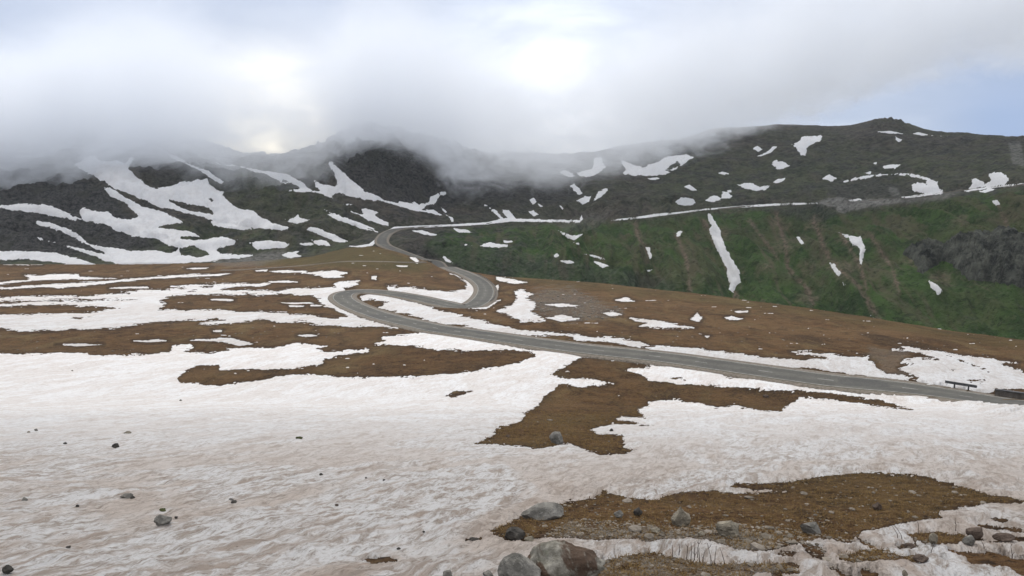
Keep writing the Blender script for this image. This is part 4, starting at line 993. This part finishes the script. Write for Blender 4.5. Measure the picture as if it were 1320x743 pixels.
# dead grass blades on the bare earth near the viewer
cos, fs, off = [], [], 0
def blade(p, h, lean, az, w):
    global off
    dx, dy = math.cos(az), math.sin(az)
    b0 = np.array(p); m1 = b0 + np.array([dx*lean*h*.4, dy*lean*h*.4, h*.62]); t = b0 + np.array([dx*lean*h, dy*lean*h, h*(.95 - .3*lean)])
    sx, sy = -dy*w, dx*w
    cos.extend([b0 - (sx, sy, 0), b0 + (sx, sy, 0), m1 + (sx*.7, sy*.7, 0), m1 - (sx*.7, sy*.7, 0), t]); fs.append((off, off+1, off+2)); fs.append((off, off+2, off+3)); fs.append((off+3, off+2, off+4)); off += 5
for poly, n in ((H2, 5200), (H3, 900), (H1, 6500), (H4[0], 120), (H4[1], 160), (tr('D', (0, 285), (400, 275), (1318, 275), (1318, 365), (560, 378), (0, 380)), 1200), (ISLAND_LONG + tr('E', (250, 345), (760, 362), (872, 386), (560, 455), (200, 468), (0, 460)) + tr('D', (1000, 480), (780, 500)), 1800)):
    P = np.array(poly); x0, y0 = P.min(0); x1, y1 = P.max(0)
    k = 0; tries = 0
    while k < n and tries < n*6:
        tries += 1
        u, v = rnd.uniform(x0, x1), rnd.uniform(y0, min(y1, 760))
        if not inside(poly, u, v): continue
        p = hit(u, v)
        if snow_at(p.x, p.y) > -.5: continue
        k += 1
        sc = min(2.2, max(1, (p.y/10)**.5))
        for t in range(4):
            x = p.x + rnd.gauss(0, .03*sc); y = p.y + rnd.gauss(0, .03*sc)
            blade((x, y, p.z - .01), rnd.uniform(.018, .05)*sc, rnd.uniform(.6, 2.0), rnd.uniform(0, 6.28), rnd.uniform(.002, .004)*sc*sc)
gr = mesh_np('grass', np.array(cos), np.array(fs), M['dry_grass'], smooth=False); tag(gr, 'short dead brown grass on the bare patches', 'grass', kind='stuff')

# dry stalks poking out of the snow
def stalk(label, u, v, hpx, lean, group=None, seed=0, branches=0):
    r = random.Random(seed); p = hit(u, v); sc = p.y/F; h = hpx*sc*1.25
    bm = bmesh.new()
    def tube(pts, r0, r1):
        prev = None; n = len(pts)
        for i, q in enumerate(pts):
            rad = r0 + (r1 - r0)*i/(n - 1)
            ring = [bm.verts.new(q + Vector((math.cos(a)*rad, math.sin(a)*rad, 0))) for a in (0, 1.257, 2.513, 3.77, 5.027)]
            if prev:
                for k in range(5): bm.faces.new((prev[k], prev[(k+1) % 5], ring[(k+1) % 5], ring[k]))
            prev = ring
        bm.faces.new(prev)
    pts = [Vector((lean*h*(t**1.4) + r.uniform(-.012, .012)*h*(t > 0), r.uniform(-.1, .1)*h*t, h*t - .03*(t == 0))) for t in (0, .25, .5, .75, 1)]
    tube(pts, .0042, .0018)
    for b in range(branches):
        t = r.choice((1, 2, 3)); a = pts[t]; d = r.choice((-1, 1))
        tube([a, a + Vector((d*.06*h, 0, .08*h)), a + Vector((d*.11*h, r.uniform(-.03, .03)*h, .2*h))], .003, .0018)
    me = bpy.data.meshes.new('stalk'); bm.to_mesh(me); bm.free(); me.materials.append(M['stalk'])
    o = bpy.data.objects.new('dry_stalk', me); C.objects.link(o); o.location = p
    return tag(o, label, 'dry stalk', group)
lab = 'thin dark stalk in the cluster rising against the snow edge below the lumpy grey stone'
for k, (u, v, h, l) in enumerate([(867, 718, 14, -.05), (875, 716, 13, .1), (885, 722, 20, .05), (891, 724, 22, -.03), (895, 721, 21, .02), (899, 719, 22, .04), (902, 726, 19, -.1), (893, 728, 15, .25), (906, 724, 13, .15)]):
    stalk(lab, u, v, h, l, 'dry stalks in a cluster at the snow edge', 300 + k, k % 3)
stalk('tall bent stalk just right of the stalk cluster on the snow edge', 917, 730, 27, -.2, 'dry stalks on the lower snow', 320, 1)
stalk('thin straight stalk next to the tall bent one', 921, 728, 22, .05, 'dry stalks on the lower snow', 321)
stalk('stalk leaning away from the cluster, furthest from it', 934, 728, 20, -.3, 'dry stalks on the lower snow', 322)
stalk('long leaning stalk at the left end of the bare soil strip', 1164, 696, 24, -.75, 'dry stalks on the lower snow', 323)
stalk('shorter leaning stalk beside the long leaning one', 1158, 694, 18, -.6, 'dry stalks on the lower snow', 324)
stalk('thin stalk before the snow above the bare soil strip', 1184, 688, 15, -.15, 'dry stalks on the lower snow', 325)
stalk('dark stalk standing above the bare soil strip', 1232, 685, 16, -.15, 'dry stalks on the lower snow', 326, 1)
stalk('short thick dark stalk at the foot of the brown block', 1200, 713, 11, .25, 'dry stalks on the lower snow', 327)
stalk('bent dark stalk below the grey angular stone', 1269, 707, 9, -.5, 'dry stalks on the lower snow', 328)
stalk('upright stalk by a bare hole near the frame edge', 1305, 721, 19, -.2, 'dry stalks on the lower snow', 329, 1)

# ------------------------------------------------------------------ guardrails
def box_bm(bm, a, b, hw, z0, z1):
    a = Vector(a); b = Vector(b); d = Vector((b.x - a.x, b.y - a.y, 0)).normalized(); n = Vector((-d.y, d.x, 0))*hw
    vs = [bm.verts.new(p + o + Vector((0, 0, z))) for z in (z0, z1) for p, o in ((a, -n), (a, n), (b, n), (b, -n))]
    for f in ((0, 1, 2, 3), (7, 6, 5, 4), (0, 4, 5, 1), (1, 5, 6, 2), (2, 6, 7, 3), (3, 7, 4, 0)): bm.faces.new([vs[i] for i in f])
def to_obj(name, bm, mat, parent=None):
    bmesh.ops.recalc_face_normals(bm, faces=bm.faces)
    me = bpy.data.meshes.new(name); bm.to_mesh(me); bm.free(); me.materials.append(mat)
    o = bpy.data.objects.new(name, me); C.objects.link(o)
    if parent: o.parent = parent
    return o
WB = [(-.155, .0), (-.13, .045), (-.08, .05), (-.045, .005), (.045, .005), (.08, .05), (.13, .045), (.155, .0)]   # the two-wave profile
def guardrail(label, pts, zmid, posts, h_post):
    root = bpy.data.objects.new('guardrail', None); C.objects.link(root); root.location = pts[0]; tag(root, label, 'guardrail')
    o0 = Vector(pts[0]); L = [Vector(p) - o0 for p in pts]
    bm = bmesh.new(); prev = None
    for i, p in enumerate(L):
        d = (L[min(i+1, len(L)-1)] - L[max(i-1, 0)]); d.z = 0; d.normalize(); n = Vector((d.y, -d.x, 0))
        if n.dot(-(p + o0)) < 0: n = -n
        ring = [bm.verts.new(p + n*(y + .06) + Vector((0, 0, zmid + z))) for z, y in WB] + [bm.verts.new(p + n*(y + .045) + Vector((0, 0, zmid + z))) for z, y in WB[::-1]]
        if prev:
            k = len(ring)
            for j in range(k): bm.faces.new((prev[j], prev[(j+1) % k], ring[(j+1) % k], ring[j]))
        else: bm.faces.new(ring)
        prev = ring
    bm.faces.new(prev[::-1])
    to_obj('rail', bm, M['steel'], root)
    for i in posts:
        bm = bmesh.new(); p = L[i]; box_bm(bm, p - Vector((.06, 0, 0)), p + Vector((.06, 0, 0)), .05, -.6, zmid + h_post); to_obj('post', bm, M['steel'], root)
    return root
def along(p0, p1, n):
    a, b = hit(*p0), hit(*p1); out = []
    for i in range(n + 1):
        p = a.lerp(b, i/n); p.z = ground_z(p.x, p.y); out.append(tuple(p))
    return out
uvp = [pix(p[0]/p[1], p[2]/p[1]) for p in RP]
def verge(u0, u1, off):
    """points along the far side of the road between two columns of the photograph"""
    best = []
    for i in range(len(RP)):
        if RP[i, 1] > 140: break
        n = RN[i] if np.dot(RN[i], RP[i, :2]) > 0 else -RN[i]
        x, y = RP[i, 0] + n[0]*off, RP[i, 1] + n[1]*off
        u = pix(x/y, (RP[i, 2])/y)[0]
        if u0 <= u <= u1: best.append((u, (x, y, RP[i, 2] - .1)))
    return [b[1] for b in sorted(best)]
gp = resample(np.array(verge(1206, 1274, HALF + 1.0)), .5); gu = np.array([pix(p[0]/p[1], p[2]/p[1])[0] for p in gp])
gp = [tuple(p) for p in gp[(gu > 1214) & (gu < 1264)]]
guardrail('short dark steel guardrail on two posts in front of the white snowfield', gp, .62, (2, len(gp) - 3), .12)
bm = bmesh.new(); bp = resample(np.array(verge(1279, 1480, HALF + .9)), 2.0); o0 = Vector(bp[0])
for i in range(len(bp) - 1): box_bm(bm, Vector(bp[i]) - o0, Vector(bp[i+1]) - o0, .22, -.3, .42)
b_ = to_obj('barrier', bm, M['concrete']); b_.location = Vector(bp[0]) + Vector((0, 0, .22)); b_['label'] = 'low dark barrier wall with a flat top beside the road, past the short guardrail'; b_['category'] = 'barrier'
bm = bmesh.new()
for i in range(len(bp) - 1): box_bm(bm, Vector(bp[i]) - o0, Vector(bp[i+1]) - o0, .27, .423, .52)
to_obj('coping', bm, M['steel'], b_)
# the rail round the outside of the upper hairpin
idx = [i for i in range(len(RP)) if 602 < uvp[i][0] < 640 and 355 < uvp[i][1] < 390 and RP[i, 1] < 420]
if len(idx) > 6:
    cen = RP[idx].mean(axis=0)
    ctr = np.array([hit(590, 372)[0], hit(590, 372)[1]])
    pts = []
    for i in idx:
        n = RN[i] if np.dot(RN[i], RP[i, :2] - ctr) > 0 else -RN[i]
        pts.append((RP[i, 0] + n[0]*(HALF + .6), RP[i, 1] + n[1]*(HALF + .6), RP[i, 2] - .1))
    guardrail('long grey guardrail curving round the outside of the upper hairpin', pts, .62, tuple(range(0, len(pts), 2)), .1)

# ------------------------------------------------------------------ cloud lying on the mountains
def cloud():
    nx, ny = 60, 6
    m = bpy.data.materials.new('cloud_mist'); m.use_nodes = True; nt = m.node_tree; nt.nodes.clear(); B = NB(nt)
    out = B.new('ShaderNodeOutputMaterial'); pv = B.new('ShaderNodeVolumePrincipled'); nt.links.new(pv.outputs[0], out.inputs['Volume'])
    p = B.pos(); sp = B.new('ShaderNodeSeparateXYZ'); nt.links.new(p, sp.inputs[0]); X_, Y_, Z_ = sp.outputs
    s = B.math('DIVIDE', X_, Y_)
    fac = B.math('MULTIPLY_ADD', s, 1/1.6, .5)
    cr = B.new('ShaderNodeFloatCurve'); cv = cr.mapping.curves[0]; nt.links.new(fac, cr.inputs['Value'])
    # base of the cloud in metres above the eye, for pictures columns
    tab = BASE
    while len(cv.points) < len(tab): cv.points.new(.5, .5)
    for pt, (u, zb) in zip(cv.points, tab): pt.location = (((u - 660)/F)/1.6 + .5, (zb + 60)/220.0); pt.handle_type = 'AUTO'
    cr.mapping.extend = 'HORIZONTAL'; cr.mapping.update()
    zb = B.math('MULTIPLY_ADD', cr.outputs[0], 220.0, -60.0)
    n1 = B.noise(p, .011, 5, .6, .3); n2 = B.noise(B.scale(p, 1, .5, 1.5), .028, 6, .72, 1.6)
    wob = B.math('ADD', B.math('MULTIPLY_ADD', n1, 56.0, -28.0), B.math('MULTIPLY_ADD', n2, 64.0, -32.0))
    hgt = B.math('ADD', B.math('SUBTRACT', Z_, zb), wob)
    d = B.math('MULTIPLY', B.ramp(hgt, -7, 18), B.ramp(B.math('ADD', B.math('SUBTRACT', Z_, zb), B.math('MULTIPLY', wob, 1.2)), 62, 165, 1, 0))
    d = B.math('MULTIPLY', B.math('MULTIPLY', d, B.ramp(n1, .32, .62, .3, 1.35)), B.ramp(n2, .34, .66, .45, 1.6))
    cr2 = B.new('ShaderNodeFloatCurve'); c2 = cr2.mapping.curves[0]; nt.links.new(fac, cr2.inputs['Value'])
    while len(c2.points) < len(THICK): c2.points.new(.5, .5)
    for pt, (u, k) in zip(c2.points, THICK): pt.location = (((u - 660)/F)/1.6 + .5, k); pt.handle_type = 'AUTO'
    cr2.mapping.update()
    d = B.math('MULTIPLY', d, cr2.outputs[0])
    d = B.math('MULTIPLY', d, DENS)
    nt.links.new(d, pv.inputs['Density']); pv.inputs['Color'].default_value = (.945, .968, 1, 1); pv.inputs['Anisotropy'].default_value = .15
    # closed lumpy body
    bm = bmesh.new(); x0, x1, y0, y1 = -1000, 980, 600, 1000
    lo, hi = [], []
    top = [[None]*(ny+1) for _ in range(nx+1)]; bot = [[None]*(ny+1) for _ in range(nx+1)]
    us = [t[0] for t in BASE]; zs = [t[1] for t in BASE]
    for i in range(nx+1):
        for j in range(ny+1):
            yy = y0 + (y1 - y0)*j/ny; hw = (x0 + (x1 - x0)*i/nx)*(yy/900); u = 660 + F*hw/yy
            zb = float(np.interp(u, us, zs)) - 52
            top[i][j] = bm.verts.new((hw, yy, 218 + 6*math.sin(i*.9 + j))); bot[i][j] = bm.verts.new((hw, yy, max(-72, zb + 4*math.sin(i*1.3 + j*2))))
    for i in range(nx):
        for j in range(ny):
            bm.faces.new((top[i][j], top[i+1][j], top[i+1][j+1], top[i][j+1])); bm.faces.new((bot[i][j], bot[i][j+1], bot[i+1][j+1], bot[i+1][j]))
    for i in range(nx):
        for j in (0, ny): bm.faces.new((bot[i][j], bot[i+1][j], top[i+1][j], top[i][j]))
    for j in range(ny):
        for i in (0, nx): bm.faces.new((bot[i][j], bot[i][j+1], top[i][j+1], top[i][j]))
    o = to_obj('clouds', bm, m)
    return tag(o, 'low grey-white cloud bank lying over the mountain tops', 'cloud', kind='stuff')
BASE = [(-130, -40), (0, -37), (60, -31), (120, -16), (200, -7), (270, -11), (310, -17), (360, -20), (410, -15), (445, -1), (480, 14), (540, 10), (590, -10), (650, -12), (740, -11), (800, -5), (860, 8), (920, 24), (980, 44), (1060, 68), (1150, 92), (1250, 112), (1450, 130)]
THICK = [(-130, .9), (80, .9), (170, .85), (250, .62), (295, .42), (350, .32), (410, .40), (490, .55), (570, .50), (640, .32), (720, .26), (800, .28), (870, .36), (960, .36), (1450, .30)]
DENS = .026
cloud()

# ------------------------------------------------------------------ thin mountain air
m = bpy.data.materials.new('haze_air'); m.use_nodes = True; hn = m.node_tree; hn.nodes.clear()
ho = hn.nodes.new('ShaderNodeOutputMaterial'); hv = hn.nodes.new('ShaderNodeVolumePrincipled'); hn.links.new(hv.outputs[0], ho.inputs['Volume'])
hv.inputs['Density'].default_value = .00005; hv.inputs['Color'].default_value = (.88, .94, 1, 1)
bm = bmesh.new(); bmesh.ops.create_cube(bm, size=2)
for v in bm.verts: v.co = Vector((v.co.x*5400, 700 + v.co.y*760, 65 + v.co.z*235))
hz = to_obj('haze', bm, m); tag(hz, 'thin pale mountain haze in the air', 'haze', kind='stuff')

# ------------------------------------------------------------------ sky, sun
SUN_AZ, SUN_EL = math.atan((360 - 660)/F), math.radians(42)
w = bpy.data.worlds.new('World'); scene.world = w; w.use_nodes = True
nt = w.node_tree; nt.nodes.clear(); B = NB(nt)
out = B.new('ShaderNodeOutputWorld'); sky = B.new('ShaderNodeTexSky', sky_type='NISHITA'); sky.sun_disc = False; sky.sun_elevation = SUN_EL; sky.sun_rotation = SUN_AZ; sky.altitude = 2100
bg1 = B.new('ShaderNodeBackground'); nt.links.new(sky.outputs[0], bg1.inputs[0]); bg1.inputs[1].default_value = .10
d = B.new('ShaderNodeTexCoord').outputs['Generated']
sp = B.new('ShaderNodeSeparateXYZ'); nt.links.new(d, sp.inputs[0])
den = B.math('ADD', B.math('MAXIMUM', sp.outputs[2], 0), .22)
cv = B.new('ShaderNodeCombineXYZ'); nt.links.new(B.math('DIVIDE', sp.outputs[0], den), cv.inputs[0]); nt.links.new(B.math('DIVIDE', sp.outputs[1], den), cv.inputs[1])
c1 = B.noise(cv.outputs[0], .55, 5, .55, .3); c2 = B.noise(cv.outputs[0], 1.6, 5, .6, .5)
cc = B.math('ADD', B.math('MULTIPLY', c1, .65), B.math('MULTIPLY', c2, .35))
ccol = B.mix(B.ramp(cc, .36, .62), (.37, .43, .565), (.52, .57, .685))
def lobe(u, v, wdt, p=2.0):
    s, q = ray(u, v); dv = Vector((s, 1, q)).normalized()
    o = B.new('ShaderNodeVectorMath', operation='DOT_PRODUCT'); nt.links.new(d, o.inputs[0]); o.inputs[1].default_value = dv
    ang = B.math('ARCCOSINE', B.math('MINIMUM', o.outputs['Value'], 1.0))
    return B.math('EXPONENT', B.math('MULTIPLY', B.math('POWER', B.math('DIVIDE', ang, math.radians(wdt)), p), -1.0))
g1 = B.math('MULTIPLY', lobe(350, 190, 4.3), B.ramp(c2, .32, .62, .45, 1.0))
g2 = B.math('MULTIPLY', lobe(722, 172, 7.5), B.ramp(c2, .34, .62, .35, .95))
ccol = B.mix(B.math('MULTIPLY', lobe(1300, 176, 3.6), .85), ccol, (.25, .345, .56))
ccol = B.mix(g2, ccol, (1.75, 1.78, 1.84)); ccol = B.mix(g1, ccol, (5.6, 4.9, 3.4))
ccol = B.mix(B.ramp(sp.outputs[2], .24, .55), ccol, (.585, .585, .60))
bg2 = B.new('ShaderNodeBackground'); nt.links.new(ccol, bg2.inputs[0]); nt.links.new(B.ramp(sp.outputs[2], .22, .85, 1.0, 2.0), bg2.inputs[1])
gap = .08
mx = B.new('ShaderNodeMixShader'); mx.inputs[0].default_value = gap; nt.links.new(bg2.outputs[0], mx.inputs[1]); nt.links.new(bg1.outputs[0], mx.inputs[2]); nt.links.new(mx.outputs[0], out.inputs[0])

sl = bpy.data.lights.new('sun', 'SUN'); sl.energy = 1.5; sl.angle = math.radians(14); sl.color = (1, .95, .86)
so = bpy.data.objects.new('sun', sl); C.objects.link(so)
sd = Vector((math.sin(SUN_AZ)*math.cos(SUN_EL), math.cos(SUN_AZ)*math.cos(SUN_EL), math.sin(SUN_EL)))
so.rotation_euler = sd.to_track_quat('Z', 'Y').to_euler()

cam = bpy.data.cameras.new('camera'); co = bpy.data.objects.new('camera', cam); C.objects.link(co); scene.camera = co
cam.sensor_width = 36; cam.lens = F/W*36; cam.clip_start = .1; cam.clip_end = 6000
co.location = (0, 0, 0); co.rotation_euler = (math.pi/2 - PITCH, 0, 0)

vs = scene.view_settings; vs.view_transform = 'Standard'; vs.look = 'None'; vs.gamma = 1; vs.use_curve_mapping = False; vs.exposure = .36
scene.render.engine = 'CYCLES'
cy = scene.cycles; cy.max_bounces = 18; cy.diffuse_bounces = 3; cy.volume_bounces = 12; cy.transparent_max_bounces = 8; cy.use_denoising = True
cy.volume_step_rate = 1.0; cy.volume_max_steps = 128
